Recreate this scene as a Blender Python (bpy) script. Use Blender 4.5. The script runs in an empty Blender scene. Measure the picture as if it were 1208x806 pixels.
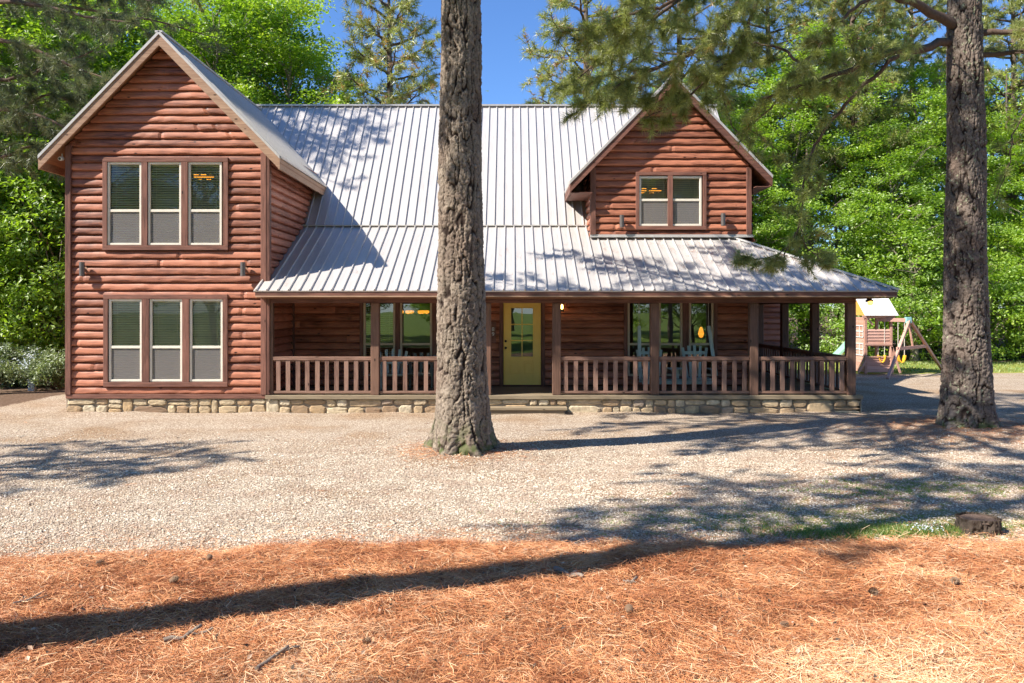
import bpy, math, random
import numpy as np
from mathutils import Vector
R = np.random.default_rng(11)
random.seed(5)
sc = bpy.context.scene
COL = sc.collection
CAMZ = 2.3

# ------------------------------------------------------------------ basics
class MB:
    """collects vertices and faces of one mesh"""
    def __init__(s): s.V=[]; s.F=[]; s.T=[]; s.n=0
    def add(s, v, f, t=0.5):
        v=np.asarray(v,float).reshape(-1,3); f=np.asarray(f,int)
        s.V.append(v); s.F.append(f+s.n); s.n+=len(v)
        s.T.append(np.broadcast_to(np.asarray(t,float),(len(f),)).copy())
    def build(s, name, mat, parent=None, smooth=False, bevel=0, loc=None):
        me=bpy.data.meshes.new(name)
        if s.V:
            V=np.concatenate(s.V); me.vertices.add(len(V)); me.vertices.foreach_set('co',V.ravel())
            idx=np.concatenate([f.ravel() for f in s.F]); tot=np.concatenate([np.full(len(f),f.shape[1]) for f in s.F])
            st=np.concatenate([[0],np.cumsum(tot)[:-1]])
            me.loops.add(len(idx)); me.loops.foreach_set('vertex_index',idx.astype(np.int32))
            me.polygons.add(len(tot)); me.polygons.foreach_set('loop_start',st.astype(np.int32)); me.polygons.foreach_set('loop_total',tot.astype(np.int32))
            a=me.attributes.new('tint','FLOAT','FACE'); a.data.foreach_set('value',np.concatenate(s.T).astype(np.float32))
            me.polygons.foreach_set('use_smooth',np.full(len(tot),smooth))
            me.update(calc_edges=True)
        me.materials.append(mat)
        o=bpy.data.objects.new(name,me); COL.objects.link(o)
        if parent: o.parent=parent
        if loc is not None: o.location=loc
        if bevel:
            b=o.modifiers.new('edge','BEVEL'); b.width=bevel; b.segments=1; b.limit_method='ANGLE'
        return o
QB=[[0,3,2,1],[4,5,6,7],[0,1,5,4],[1,2,6,5],[2,3,7,6],[3,0,4,7]]
def hexa(mb, b4, t4, t=0.5): mb.add(list(b4)+list(t4), QB, t)
def box(mb, x0,x1,y0,y1,z0,z1,t=0.5):
    hexa(mb,[(x0,y0,z0),(x1,y0,z0),(x1,y1,z0),(x0,y1,z0)],[(x0,y0,z1),(x1,y0,z1),(x1,y1,z1),(x0,y1,z1)],t)
def beam(mb,p0,p1,w,h,up=(0,0,1),t=0.5):
    p0=Vector(p0);p1=Vector(p1);d=(p1-p0).normalized();u=Vector(up)
    s=d.cross(u).normalized();u=s.cross(d).normalized();s*=w/2;u*=h/2
    hexa(mb,[p0-s-u,p0+s-u,p0+s+u,p0-s+u],[p1-s-u,p1+s-u,p1+s+u,p1-s+u],t)
def tube(mb,pts,rad,n=6,t=0.5,cap=True):
    P=np.asarray(pts,float); m=len(P); rad=np.broadcast_to(np.asarray(rad,float),(m,))
    d=np.gradient(P,axis=0); d/=np.linalg.norm(d,axis=1)[:,None]+1e-9
    ref=np.array([0,0,1.]) if abs(d[:,2].mean())<.8 else np.array([1.,0,0])
    s=np.cross(d,ref); s/=np.linalg.norm(s,axis=1)[:,None]+1e-9; u=np.cross(s,d)
    a=np.arange(n)*2*math.pi/n
    V=P[:,None]+rad[:,None,None]*(np.cos(a)[None,:,None]*s[:,None]+np.sin(a)[None,:,None]*u[:,None])
    i=np.arange(m-1)[:,None]*n; j=np.arange(n)[None]; k=(j+1)%n
    F=np.stack([i+j,i+n+j,i+n+k,i+k],-1).reshape(-1,4)
    mb.add(V.reshape(-1,3),F,t)
    if cap and n>=3:
        for b,c,fl in((0,P[0],1),((m-1)*n,P[-1],0)):
            vv=np.concatenate([V.reshape(-1,3)[b:b+n],[c]]); ff=[[q,(q+1)%n,n] if not fl else [(q+1)%n,q,n] for q in range(n)]
            mb.add(vv,ff,t)
def lathe(mb,c,prof,n=16,t=0.5):
    """prof: list of (r,z)"""
    a=np.arange(n)*2*math.pi/n; m=len(prof)
    V=np.array([[(c[0]+r*math.cos(q),c[1]+r*math.sin(q),c[2]+z) for q in a] for r,z in prof]).reshape(-1,3)
    F=[[i*n+j,i*n+(j+1)%n,(i+1)*n+(j+1)%n,(i+1)*n+j] for i in range(m-1) for j in range(n)]
    mb.add(V,F,t)
def poly(mb,pts,t=0.5): mb.add(pts,[list(range(len(pts)))],t)
def blades(mb,c,d,L,W,t=0.5,side=None):
    """triangles: base c, direction d, length L, width W"""
    N=len(c); L=np.broadcast_to(L,(N,)); W=np.broadcast_to(W,(N,))
    if side is None: side=R.normal(size=(N,3))
    s=np.cross(d,side); s/=np.linalg.norm(s,axis=1)[:,None]+1e-9
    V=np.stack([c-s*W[:,None]/2,c+s*W[:,None]/2,c+d*L[:,None]],1).reshape(-1,3)
    mb.add(V,np.arange(3*N).reshape(-1,3),t)
def unit(v): return v/(np.linalg.norm(v,axis=-1,keepdims=True)+1e-9)
def leaves(mb,c,nrm,size,t):
    """rhombic leaf faces bent along the middle"""
    N=len(c); a=unit(np.cross(nrm,R.normal(size=(N,3)))); b=np.cross(nrm,a); s=np.broadcast_to(size,(N,))[:,None]
    V=np.stack([c-a*s*.55,c+b*s*.3+nrm*s*.06,c+a*s*.6-nrm*s*.12,c-b*s*.3+nrm*s*.06],1).reshape(-1,3)
    mb.add(V,np.arange(4*N).reshape(-1,4),t)
def empty(name,label,cat,loc=(0,0,0),group=None):
    o=bpy.data.objects.new(name,None); COL.objects.link(o); o.location=loc
    o['label']=label; o['category']=cat
    if group:o['group']=group
    return o
def tag(o,label,cat,group=None,kind=None):
    if label:o['label']=label
    if cat:o['category']=cat
    if group:o['group']=group
    if kind:o['kind']=kind
    return o
def copy_tree(o,loc,rz=0,sc_=(1,1,1),label=None,parent=None):
    c=o.copy(); COL.objects.link(c); c.parent=parent
    if parent is None:
        c.location=loc; c.rotation_euler=(0,0,rz); c.scale=sc_
        if label:c['label']=label
    for ch in list(KIDS.get(o.name,[])): copy_tree(ch,None,parent=c)
    return c
KIDS={}
def kids(root,*ch): KIDS.setdefault(root.name,[]).extend(ch)

# ------------------------------------------------------------------ materials
class NT:
    def __init__(s,name):
        s.m=bpy.data.materials.new(name); s.m.use_nodes=True; s.t=s.m.node_tree; s.t.nodes.clear()
        s.out=s.t.nodes.new('ShaderNodeOutputMaterial')
    def n(s,typ,**k):
        x=s.t.nodes.new('ShaderNode'+typ)
        for a,b in k.items():
            if a.startswith('i_'): s.set(x,a[2:],b)
            else: setattr(x,a,b)
        return x
    def set(s,x,key,val):
        key=int(key) if key.isdigit() else key.replace('_',' ')
        sk=x.inputs[key]
        if isinstance(val,bpy.types.NodeSocket): s.t.links.new(val,sk)
        else:
            if sk.type=='RGBA' and len(val)==3: val=(*val,1)
            sk.default_value=val
    def math(s,op,a,b=0.0,c=None,clamp=False):
        x=s.n('Math',operation=op,use_clamp=clamp); s.set(x,'0',a); s.set(x,'1',b)
        if c is not None: s.set(x,'2',c)
        return x.outputs[0]
    def mix(s,f,a,b,mode='MIX'):
        x=s.n('Mix',data_type='RGBA',blend_type=mode); s.set(x,'0',f); s.set(x,'6',a); s.set(x,'7',b); return x.outputs[2]
    def ramp(s,f,stops,interp='LINEAR'):
        x=s.n('ValToRGB'); s.set(x,'0',f); cr=x.color_ramp; cr.interpolation=interp
        while len(cr.elements)<len(stops): cr.elements.new(.5)
        for e,(p,c) in zip(cr.elements,stops): e.position=p; e.color=(*c,1) if len(c)==3 else c
        return x.outputs[0]
    def step(s,f,a,b):
        x=s.n('MapRange',interpolation_type='SMOOTHSTEP'); s.set(x,'0',f); s.set(x,'1',a); s.set(x,'2',b); return x.outputs[0]
    def obj(s,scale=(1,1,1)):
        c=s.n('TexCoord').outputs['Object']
        m=s.n('Mapping'); s.set(m,'Vector',c); s.set(m,'Scale',scale); return m.outputs[0]
    def noise(s,v,scale,detail=4,rough=.55,dist=0):
        return s.n('TexNoise',i_Vector=v,i_Scale=scale,i_Detail=detail,i_Roughness=rough,i_Distortion=dist).outputs['Fac']
    def vor(s,v,scale,feature='F1',out='Distance',rnd=1.0):
        x=s.n('TexVoronoi',feature=feature); s.set(x,'Vector',v); s.set(x,'Scale',scale); s.set(x,'Randomness',rnd); return x.outputs[out]
    def attr(s,name): return s.n('Attribute',attribute_name=name).outputs['Fac']
    def bump(s,h,strength=.5,dist=.01,normal=None):
        x=s.n('Bump',i_Height=h,i_Strength=strength,i_Distance=dist)
        if normal is not None: s.set(x,'Normal',normal)
        return x.outputs[0]
    def pbr(s,color,rough=.7,normal=None,metal=0,spec=.3,**k):
        b=s.n('BsdfPrincipled'); s.set(b,'Base Color',color); s.set(b,'Roughness',rough); s.set(b,'Metallic',metal); s.set(b,'Specular IOR Level',spec)
        if normal is not None: s.set(b,'Normal',normal)
        for a,v in k.items(): s.set(b,a.replace('_',' '),v)
        s.t.links.new(b.outputs[0],s.out.inputs[0]); return s.m
    def fin(s,sh): s.t.links.new(sh,s.out.inputs[0]); return s.m

def wood(name,c0,c1,axis='x',rough=.6,knots=True,spec=.25,bump=.25):
    m=NT(name); st={'x':(1.2,14,14),'y':(14,1.2,14),'z':(14,14,1.2)}[axis]
    v=m.obj(st); g=m.noise(v,2.2,6,.6,.4)
    big=m.noise(m.obj(),1.1,3)
    f=m.math('ADD',m.math('MULTIPLY',m.math('SUBTRACT',g,.5),1.3),m.math('ADD',.27,m.math('MULTIPLY',m.attr('tint'),.5)))
    f=m.math('ADD',f,m.math('MULTIPLY',m.math('SUBTRACT',big,.5),.5))
    col=m.ramp(f,[(.2,c0),(.8,c1)])
    if knots:
        kn=m.vor(m.obj({'x':(1,2.2,2.2),'y':(2.2,1,2.2),'z':(2.2,2.2,1)}[axis]),2.3)
        col=m.mix(m.step(kn,.05,.015) if False else m.math('SUBTRACT',1.0,m.step(kn,.05,.11)),col,tuple(x*.3 for x in c0))
    return m.pbr(col,rough,m.bump(g,bump,.006),spec=spec)
M={}
M['log']=wood('stained_log',(.115,.040,.025),(.49,.19,.11),'x',.5,spec=.3,bump=.5)
M['log_side']=wood('stained_log_side',(.18,.055,.032),(.50,.20,.125),'y',.5)
M['trim']=wood('brown_trim',(.09,.042,.032),(.27,.125,.09),'x')
M['trim_v']=wood('brown_trim_upright',(.09,.042,.032),(.27,.125,.09),'z')
M['rail']=wood('railing_wood',(.12,.065,.05),(.33,.20,.15),'z')
M['rail_h']=wood('railing_rail_wood',(.13,.07,.05),(.32,.19,.14),'x')
M['post']=wood('post_wood',(.085,.048,.034),(.21,.118,.082),'z')
M['fascia']=wood('fascia_board',(.24,.13,.08),(.46,.30,.2),'x')
M['soffit']=wood('soffit_wood',(.2,.09,.045),(.32,.16,.08),'y')
M['deck']=wood('deck_board',(.16,.12,.08),(.30,.24,.16),'x')
M['playwood']=wood('cedar_playset_wood',(.42,.22,.16),(.62,.38,.30),'x')
def simple(name,c,rough=.5,metal=0,spec=.4,noise=.12,scale=6):
    m=NT(name); n=m.noise(m.obj(),scale,5)
    col=m.mix(n,tuple(max(0,x*(1-noise*1.6)) for x in c),tuple(min(1,x*(1+noise)) for x in c))
    return m.pbr(col,rough,m.bump(m.noise(m.obj(),scale*9,3),.08,.002),metal=metal,spec=spec)
M['vinyl']=simple('window_frame_paint',(.80,.74,.62))
M['vinyl_tan']=simple('tan_window_frame_paint',(.60,.48,.33))
M['blind']=simple('blind_slat',(.84,.79,.62))
M['door']=simple('yellow_door_paint',(.98,.67,.16),.5,noise=.06)
M['dark_metal']=simple('dark_metal',(.05,.045,.045),.4,.6)
M['grey_metal']=simple('grey_metal',(.16,.14,.13),.45,.5)
M['chair']=simple('pale_green_paint',(.42,.52,.47),.55,noise=.1)
M['chair_dark']=simple('grey_green_paint',(.20,.22,.18),.55,noise=.1)
M['slide']=simple('green_plastic',(.3,.55,.42),.4)
M['seat_yellow']=simple('yellow_plastic',(.85,.48,.04),.4)
M['teal']=simple('teal_bracket',(.25,.52,.52),.5)
M['orange']=wood('orange_plywood',(.6,.28,.06),(.75,.4,.1),'y')
M['white']=simple('white_paint',(.75,.75,.73),.5)
M['rope']=simple('pale_rope',(.62,.58,.5),.8)
M['interior']=simple('interior_wall',(.34,.30,.22),.9)
M['boxpaint']=simple('utility_box_paint',(.5,.52,.56),.5)
M['cone']=simple('pine_cone_scales',(.26,.17,.11),.9)
def roofmat():
    m=NT('standing_rib_metal'); v=m.obj()
    n=m.noise(m.obj((6,.6,.6)),3,5); n2=m.noise(v,.7,4); d=m.noise(m.obj((14,1.2,1.2)),2.,4)
    col=m.mix(n,(.46,.435,.41),(.63,.60,.57)); col=m.mix(m.math('MULTIPLY',m.step(d,.58,.75),.35),col,(.36,.31,.27)); col=m.mix(m.math('MULTIPLY',m.step(n2,.5,.8),.25),col,(.4,.38,.36))
    return m.pbr(col,m.math('ADD',.36,m.math('MULTIPLY',n2,.2)),m.bump(n2,.06,.02),metal=.30,spec=.5)
M['roof']=roofmat()
def glassmat(name,ior=2.0,tint=(.8,.84,.8)):
    m=NT(name); f=m.n('Fresnel',i_IOR=ior).outputs[0]
    bm=m.bump(m.noise(m.obj(),1.3,2),.12,.01)
    g=m.n('BsdfGlossy',i_Roughness=.0,i_Color=(1,1,1),i_Normal=bm).outputs[0]; t=m.n('BsdfTransparent',i_Color=tint).outputs[0]
    x=m.n('MixShader'); m.set(x,'0',f); m.set(x,'1',t); m.set(x,'2',g); return m.fin(x.outputs[0])
M['glass']=glassmat('window_glass',1.55,(.93,.95,.92)); M['glass_porch']=glassmat('porch_window_glass',2.6,(.6,.62,.6))
def screenmat():
    m=NT('insect_screen_mesh'); d=m.n('BsdfDiffuse',i_Color=(.30,.28,.27)).outputs[0]; t=m.n('BsdfTransparent').outputs[0]
    x=m.n('MixShader'); m.set(x,'0',.5); m.set(x,'1',d); m.set(x,'2',t); return m.fin(x.outputs[0])
M['screen']=screenmat()
def emit(name,c,s):
    m=NT(name); return m.fin(m.n('Emission',i_Color=c,i_Strength=s).outputs[0])
M['lamp']=emit('lit_bulb',(1,.50,.09),2.2); M['lamp_soft']=emit('lit_amber_shade',(1,.36,.03),1.1); M['lamp_porch']=emit('lit_lantern',(1,.5,.14),6.)
def stonemat():
    m=NT('field_stone'); n=m.noise(m.obj(),9,6,.65); t=m.attr('tint')
    col=m.ramp(t,[(0,(.30,.19,.12)),(.15,(.48,.33,.19)),(.45,(.68,.54,.34)),(.7,(.74,.64,.46)),(.9,(.58,.39,.2)),(1,(.38,.31,.25))])
    col=m.mix(m.step(n,.35,.75),m.mix(.55,col,(.2,.15,.1)),col)
    return m.pbr(col,.85,m.bump(n,.6,.02))
M['stone']=stonemat(); M['mortar']=simple('mortar',(.30,.25,.19),.95,noise=.3,scale=20)
def barkmat(name,gray,moss=0,lichen=0):
    m=NT(name); v=m.obj(); n=m.noise(m.obj((1,1,.35)),26,6,.7); fu=m.attr('furrow')
    big=m.noise(v,1.6,3)
    plate=m.mix(n,tuple(x*.62 for x in gray),tuple(x*1.35 for x in gray)); plate=m.mix(m.step(big,.4,.7),plate,m.mix(.5,plate,(.16,.10,.075)))
    col=m.mix(fu,(.028,.018,.014),plate)
    sep=m.n('SeparateXYZ',i_Vector=v); z=sep.outputs[2]
    if moss:
        mk=m.math('MULTIPLY',m.step(m.noise(v,7,4),.44,.6),m.step(z,moss,.08)); mk=m.math('MULTIPLY',mk,.6)
        col=m.mix(mk,col,(.075,.11,.028))
    if lichen:
        col=m.mix(m.math('MULTIPLY',m.step(m.noise(v,13,3),.6,.66),lichen),col,(.34,.38,.24))
    return m.pbr(col,.92,m.bump(n,.7,.012),spec=.15)
M['bark1']=barkmat('pine_bark',(.30,.245,.19),.75,.0); M['bark2']=barkmat('lichened_pine_bark',(.21,.17,.14),.3,.6)
def barksimple(name,a,b):
    m=NT(name); n=m.noise(m.obj((1,1,.3)),16,6,.7); return m.pbr(m.mix(n,a,b),.95,m.bump(n,.9,.03),spec=.1)
M['bark_dead_shaded']=barksimple('shaded_dead_stump_bark',(.03,.022,.018),(.15,.115,.09)); M['bark']=barksimple('grey_brown_bark',(.07,.052,.042),(.24,.19,.155)); M['twig']=barksimple('twig_bark',(.06,.04,.03),(.20,.14,.11))  # dead stump bark coloured extra dark for the shadow the stump stands in
M['bark_pale']=barksimple('pale_bark',(.16,.13,.10),(.42,.37,.30))
def leafmat(name,stops,trans=.42,rough=.5,gl=.06):
    m=NT(name); inf=m.n('ObjectInfo').outputs['Random']
    f=m.math('ADD',m.attr('tint'),m.math('MULTIPLY',m.math('SUBTRACT',inf,.5),.5))
    c=m.ramp(f,stops)
    d=m.n('BsdfDiffuse',i_Color=c).outputs[0]; tr=m.n('BsdfTranslucent',i_Color=m.mix(1.0,c,(1.15,1.2,.7),'MULTIPLY')).outputs[0]
    x=m.n('MixShader'); m.set(x,'0',trans); m.set(x,'1',d); m.set(x,'2',tr)
    g=m.n('BsdfGlossy',i_Roughness=rough,i_Color=(1,1,1)).outputs[0]
    y=m.n('MixShader'); m.set(y,'0',gl); m.set(y,'1',x.outputs[0]); m.set(y,'2',g); return m.fin(y.outputs[0])
M['leaf']=leafmat('broad_leaf',[(0,(.12,.22,.014)),(.5,(.29,.46,.028)),(1,(.50,.60,.07))],.55)
M['leaf_dark']=leafmat('dark_leaf',[(0,(.09,.16,.02)),(.5,(.2,.33,.03)),(1,(.32,.45,.05))],.5)
M['leaf_grey']=leafmat('shrub_leaf',[(0,(.06,.09,.04)),(.5,(.15,.20,.08)),(1,(.28,.34,.16))])
M['blossom']=leafmat('pale_blue_blossom',[(0,(.5,.58,.68)),(1,(.75,.8,.85))],.3)
M['needle']=leafmat('pine_needle',[(0,(.11,.13,.04)),(.4,(.26,.30,.08)),(.85,(.44,.47,.16)),(.97,(.42,.27,.09)),(1,(.45,.24,.09))],.38,.4,.05)
M['needle_shaded']=leafmat('shaded_grey_green_needle',[(0,(.06,.075,.035)),(.5,(.15,.18,.08)),(.86,(.26,.29,.13)),(1,(.3,.2,.09))],.3,.4,.05); M['grass']=leafmat('grass_blade',[(0,(.06,.14,.015)),(.6,(.16,.3,.04)),(1,(.4,.38,.12))],.35)  # grey green needles carry the crown's own shade in a darkened colour
def strawmat(name,stops):
    m=NT(name); c=m.ramp(m.attr('tint'),stops); n=m.noise(m.obj(),1.7,6,.65)
    c=m.mix(m.math('MULTIPLY',m.step(n,.42,.62),.5),c,m.mix(1.0,c,(.62,.46,.40),'MULTIPLY'))
    return m.pbr(c,.6,spec=.35)
M['straw']=strawmat('dry_pine_needle',[(0,(.19,.065,.03)),(.35,(.52,.20,.08)),(.7,(.76,.38,.17)),(1,(.88,.65,.41))])
M['pebble']=strawmat('pebble_stone',[(0,(.18,.125,.085)),(.3,(.41,.33,.245)),(.75,(.65,.555,.435)),(1,(.83,.76,.65))])
M['dryleaf']=strawmat('dry_fallen_leaf',[(0,(.32,.18,.10)),(1,(.62,.46,.34))])
M['stick']=barksimple('dead_stick_bark',(.14,.10,.08),(.38,.31,.25))
# ------------------------------------------------------------------ the house
YF=18.2; YB=20.2; S=980/YF
fx=lambda p:(p-604)/S
fz=lambda p:CAMZ-(p-363)/S
SB=980/YB
bx_=lambda p:(p-604)/SB
bz_=lambda p:CAMZ-(p-363)/SB
H=9.4/S
house=empty('log_house','two storey red brown log house with ribbed metal roof and full width porch','house',(-1,22,0))
house.location=(0,0,0)
def hp(mb,name,mat,bevel=0,label=None,parent=None,smooth=False):
    o=mb.build(name,M[mat],parent or house,smooth,bevel); 
    if label:o['label']=label
    return o
def hashn(x,s=0.):
    return np.modf(np.sin(np.asarray(x)*127.1+s*311.7)*43758.5453)[0]
def clipz(pol,z):
    xs=[]
    for (a,b),(c,d) in zip(pol,pol[1:]+pol[:1]):
        if (b-z)*(d-z)<=0 and b!=d: xs.append(a+(c-a)*(z-b)/(d-b))
    return (min(xs),max(xs)) if len(xs)>=2 else None
def logwall(name,pol,o,u,nrm,holes=(),mat='log',seed=0,label=None,bulge=.076,z0=None):
    """pol: convex outline in (u,z); o: 3D origin at u=0,z=0; nrm: outward"""
    mb=MB(); u=np.array(u,float); nrm=np.array(nrm,float); o=np.array(o,float); rg=np.random.default_rng(seed)
    zs=[p[1] for p in pol]; z=(z0 if z0 is not None else min(zs)); NP=8
    tt=np.linspace(0,1,NP)
    while z<max(zs)-.01:
        za,zb=max(z,min(zs)),min(z+H,max(zs)); r0=clipz(pol,za+.002); r1=clipz(pol,zb-.002)
        if not r0 or not r1: z+=H; continue
        spans=[(r0[0],r0[1],r1[0],r1[1])]; zm=z+H/2
        for h in holes:
            if h[2]-.02<zm<h[3]+.02:
                ns=[]
                for a,b,c,d in spans:
                    if h[0]>a and h[1]<b: ns+= [(a,h[0],c,h[0]),(h[1],b,h[1],d)]
                    else: ns.append((a,b,c,d))
                spans=ns
        cuts=sorted(rg.uniform(-12,12,5))
        for a,b,c,d in spans:
            n=max(2,int((b-a)/.07)); 
            s=np.linspace(0,1,n+1); ub=a+(b-a)*s; ut=c+(d-c)*s
            um=(ub+ut)/2
            # hewn face: long irregular facets
            ph=rg.uniform(0,50)
            w1=np.interp(um*2.6+ph,np.arange(-60,120),rg.uniform(-1,1,180)); w2=np.interp(um*6+ph,np.arange(-150,250),rg.uniform(-1,1,400))
            B=bulge*(1+.08*w1+.07*w2); low=.15+.045*w1+.03*w2
            for c_ in cuts: B=np.where(np.abs(um-c_)<.036,B*.72,B)
            tp=np.clip((tt[None]),0,1)
            prof=np.where(tp<low[:,None],(tp/low[:,None])**.6,np.sqrt(np.clip(1-((tp-low[:,None])/(1.02-low[:,None]))**2.1,0,1)))
            off=B[:,None]*prof-.012
            U=ub[:,None]*(1-tp)+ut[:,None]*tp; Z=za+(zb-za)*tp+0*U
            V=o+U[...,None]*u+Z[...,None]*np.array([0,0,1.])+off[...,None]*nrm
            i=np.arange(n)[:,None]*NP; j=np.arange(NP-1)[None]
            F=np.stack([i+j,i+NP+j,i+NP+j+1,i+j+1],-1).reshape(-1,4)
            if np.dot(np.cross(u,[0,0,1.]),nrm)<0: F=F[:,::-1]
            piece=np.searchsorted(cuts,(um[:-1]+um[1:])/2)
            T=np.repeat(.5+.45*(hashn(piece+z*7.7,seed+1)),NP-1)
            mb.add(V.reshape(-1,3),F,np.clip(T,0,1))
        z+=H
    o2=hp(mb,name,mat,label=label,smooth=False)
    return o2
RA=1.03
def boards(name,mat,lst,bevel=.004,label=None):
    for a in lst:
        m=MB(); box(m,*a) if not callable(a) else a(m); hp(m,name,mat,bevel,label)
# outlines
wl,wr=-9.73,-5.37; wx=-7.6; wz=8.23; weL,weR=-10.2,-5.0; weZ=wz-RA*2.6
wroof=lambda x:wz-RA*abs(x-wx)
zf=.40
up=[(fx(123),fx(270.5),fz(295.5),fz(186.5))]; lo=[(fx(124),fx(270),fz(456),fz(347.5))]
i_=.07
inner=lambda r:(r[0]+i_,r[1]-i_,r[2]+i_,r[3]-i_)
logwall('wall',[(wl,zf),(wr,zf),(wr,wroof(wr)-.2),(wx,wz-.2),(wl,wroof(wl)-.2)],(0,YF,0),(1,0,0),(0,-1,0),[inner(up[0]),inner(lo[0])],seed=3,z0=zf)
logwall('wall',[(YF,zf),(29.5,zf),(29.5,6.2),(YF,6.2-.35)],(wr,0,0),(0,1,0),(1,0,0),mat='log_side',seed=4,z0=zf)
logwall('wall',[(YF,zf),(29.5,zf),(29.5,5.85),(YF,5.85)],(wl,0,0),(0,1,0),(-1,0,0),mat='log_side',seed=5,z0=zf)
# porch back wall
PL=[(bx_(429.3),bx_(466.7)),(bx_(472.4),bx_(510)),(bx_(515.7),bx_(553))]; PR=[(bx_(740),bx_(768.5)),(bx_(776.5),bx_(804.5)),(bx_(812),bx_(841))]
pzt,pzb,pzr=bz_(354.6),bz_(443.5),bz_(406)
dx0,dx1,dz0,dz1=bx_(594),bx_(638),bz_(455),bz_(355.5)
logwall('wall',[(wr,.39),(5.86,.39),(5.86,3.7),(wr,3.7)],(0,YB,0),(1,0,0),(0,-1,0),
  [(PL[0][0]-.05,PL[2][1]+.05,pzb-.05,pzt+.06),(PR[0][0]-.05,PR[2][1]+.05,pzb-.05,pzt+.06),(dx0-.05,dx1+.05,.3,dz1+.06)],seed=6,z0=zf,bulge=.062)
logwall('wall',[(YB,zf),(29.5,zf),(29.5,4.2),(25.1,8.2),(YB,3.9)],(5.86,0,0),(0,1,0),(1,0,0),mat='log_side',seed=7,z0=zf)
logwall('wall',[(5.8,zf),(8.5,zf),(8.5,3.1),(5.8,3.1)],(0,25.7,0),(1,0,0),(0,-1,0),seed=8,z0=zf,bulge=.062)
mb=MB(); box(mb,wl,5.86,29.45,29.5,.3,6); poly(mb,[(wl,29.47,5.9),(wr,29.47,5.9),(wx,29.47,8.1)]); box(mb,5.9,8.5,29.4,29.45,.3,3.2); box(mb,8.45,8.5,25.75,29.4,.3,3.2); hp(mb,'rear_wall','trim')
# dormer
YD=20.4; SD=980/YD; dxf=lambda p:(p-604)/SD; dzf=lambda p:CAMZ-(p-363)/SD
dl,dr,dxr,dzr=1.97,5.86,3.92,7.93
droof=lambda x:dzr-RA*abs(x-dxr)
dwin=(dxf(749.5),dxf(832.5),dzf(271.5),dzf(203.5))
logwall('dormer_wall',[(dl,4.0),(dr,4.0),(dr,droof(dr)-.2),(dxr,dzr-.2),(dl,droof(dl)-.2)],(0,YD,0),(1,0,0),(0,-1,0),[inner(dwin)],seed=9,z0=4.02)
logwall('dormer_wall',[(YD,3.9),(23.0,3.9),(23.0,droof(dl)-.1),(YD,droof(dl)-.1)],(dl,0,0),(0,1,0),(-1,0,0),mat='log_side',seed=10,z0=4.02)
logwall('dormer_wall',[(YD,3.9),(23.0,3.9),(23.0,droof(dr)-.1),(YD,droof(dr)-.1)],(dr-.004,0,0),(0,1,0),(1,0,0),mat='log_side',seed=11,z0=4.02)

# ---- roofs
def roofplane(name,pts,along,rib=.2286,off=0.,th=.03,soff=.15,soffmat='soffit',extra_minor=True):
    """pts: planar convex outline (any order round), along: horizontal direction across the ribs"""
    P=np.array(pts,float); al=np.array(along,float); n=np.cross(P[1]-P[0],P[2]-P[0]); n/=np.linalg.norm(n)
    if n[2]<0: n=-n; P=P[::-1]
    upv=np.cross(n,al); upv/=np.linalg.norm(upv)
    if upv[2]<0: upv=-upv
    O=P[0]; a=(P-O)@al; b=(P-O)@upv; k=len(P)
    mb=MB()
    top=P; bot=P-n*th
    for i in range(1,k-1): mb.add([top[0],top[i],top[i+1]],[[0,1,2]]); mb.add([bot[0],bot[i+1],bot[i]],[[0,1,2]])
    for i in range(k):
        j=(i+1)%k; mb.add([top[i],bot[i],bot[j],top[j]],[[0,1,2,3]])
    pol=list(zip(b,a))
    ab=list(zip(a,b))
    def line(av):
        ys=[]
        for (x0,y0),(x1,y1) in zip(ab,ab[1:]+ab[:1]):
            if (x0-av)*(x1-av)<=0 and x0!=x1: ys.append(y0+(y1-y0)*(av-x0)/(x1-x0))
        return (min(ys),max(ys)) if len(ys)>=2 else None
    base=float(O@al)
    av=math.ceil((min(a)+base)/rib)*rib-base+off; i=0
    prof_major=[(-.020,0),(-.011,.036),(.011,.036),(.020,0)]; prof_minor=[(-.016,0),(-.006,.0035),(.006,.0035),(.016,0)]
    k0=av-rib
    q=k0
    while q<max(a):
        for dq,pr in((0,prof_major),):
            r=line(q+dq)
            if not r or r[1]-r[0]<.05 or (pr is prof_minor and not extra_minor): continue
            e0,e1=r[0]-.0,r[1]+.0
            V=[]
            for e in(e0,e1):
                for da,h in pr: V.append(O+al*(q+dq+da)+upv*e+n*(h+.001))
            mb.add(V,[[0,4,5,1],[1,5,6,2],[2,6,7,3],[0,1,2,3],[7,6,5,4]])
        q+=rib
    o=hp(mb,name,'roof')
    if soff:
        sb=MB(); d=np.array([0,0,soff]); T=P-d+[0,0,.03]; B=P-d
        for i in range(1,k-1): sb.add([B[0],B[i+1],B[i]],[[0,1,2]]); sb.add([T[0],T[i],T[i+1]],[[0,1,2]])
        hp(sb,'soffit',soffmat)
    return o
YW=17.88
main=lambda y:4.37+RA*(y-21.2)
yr=25.1; zr=main(yr)
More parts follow.
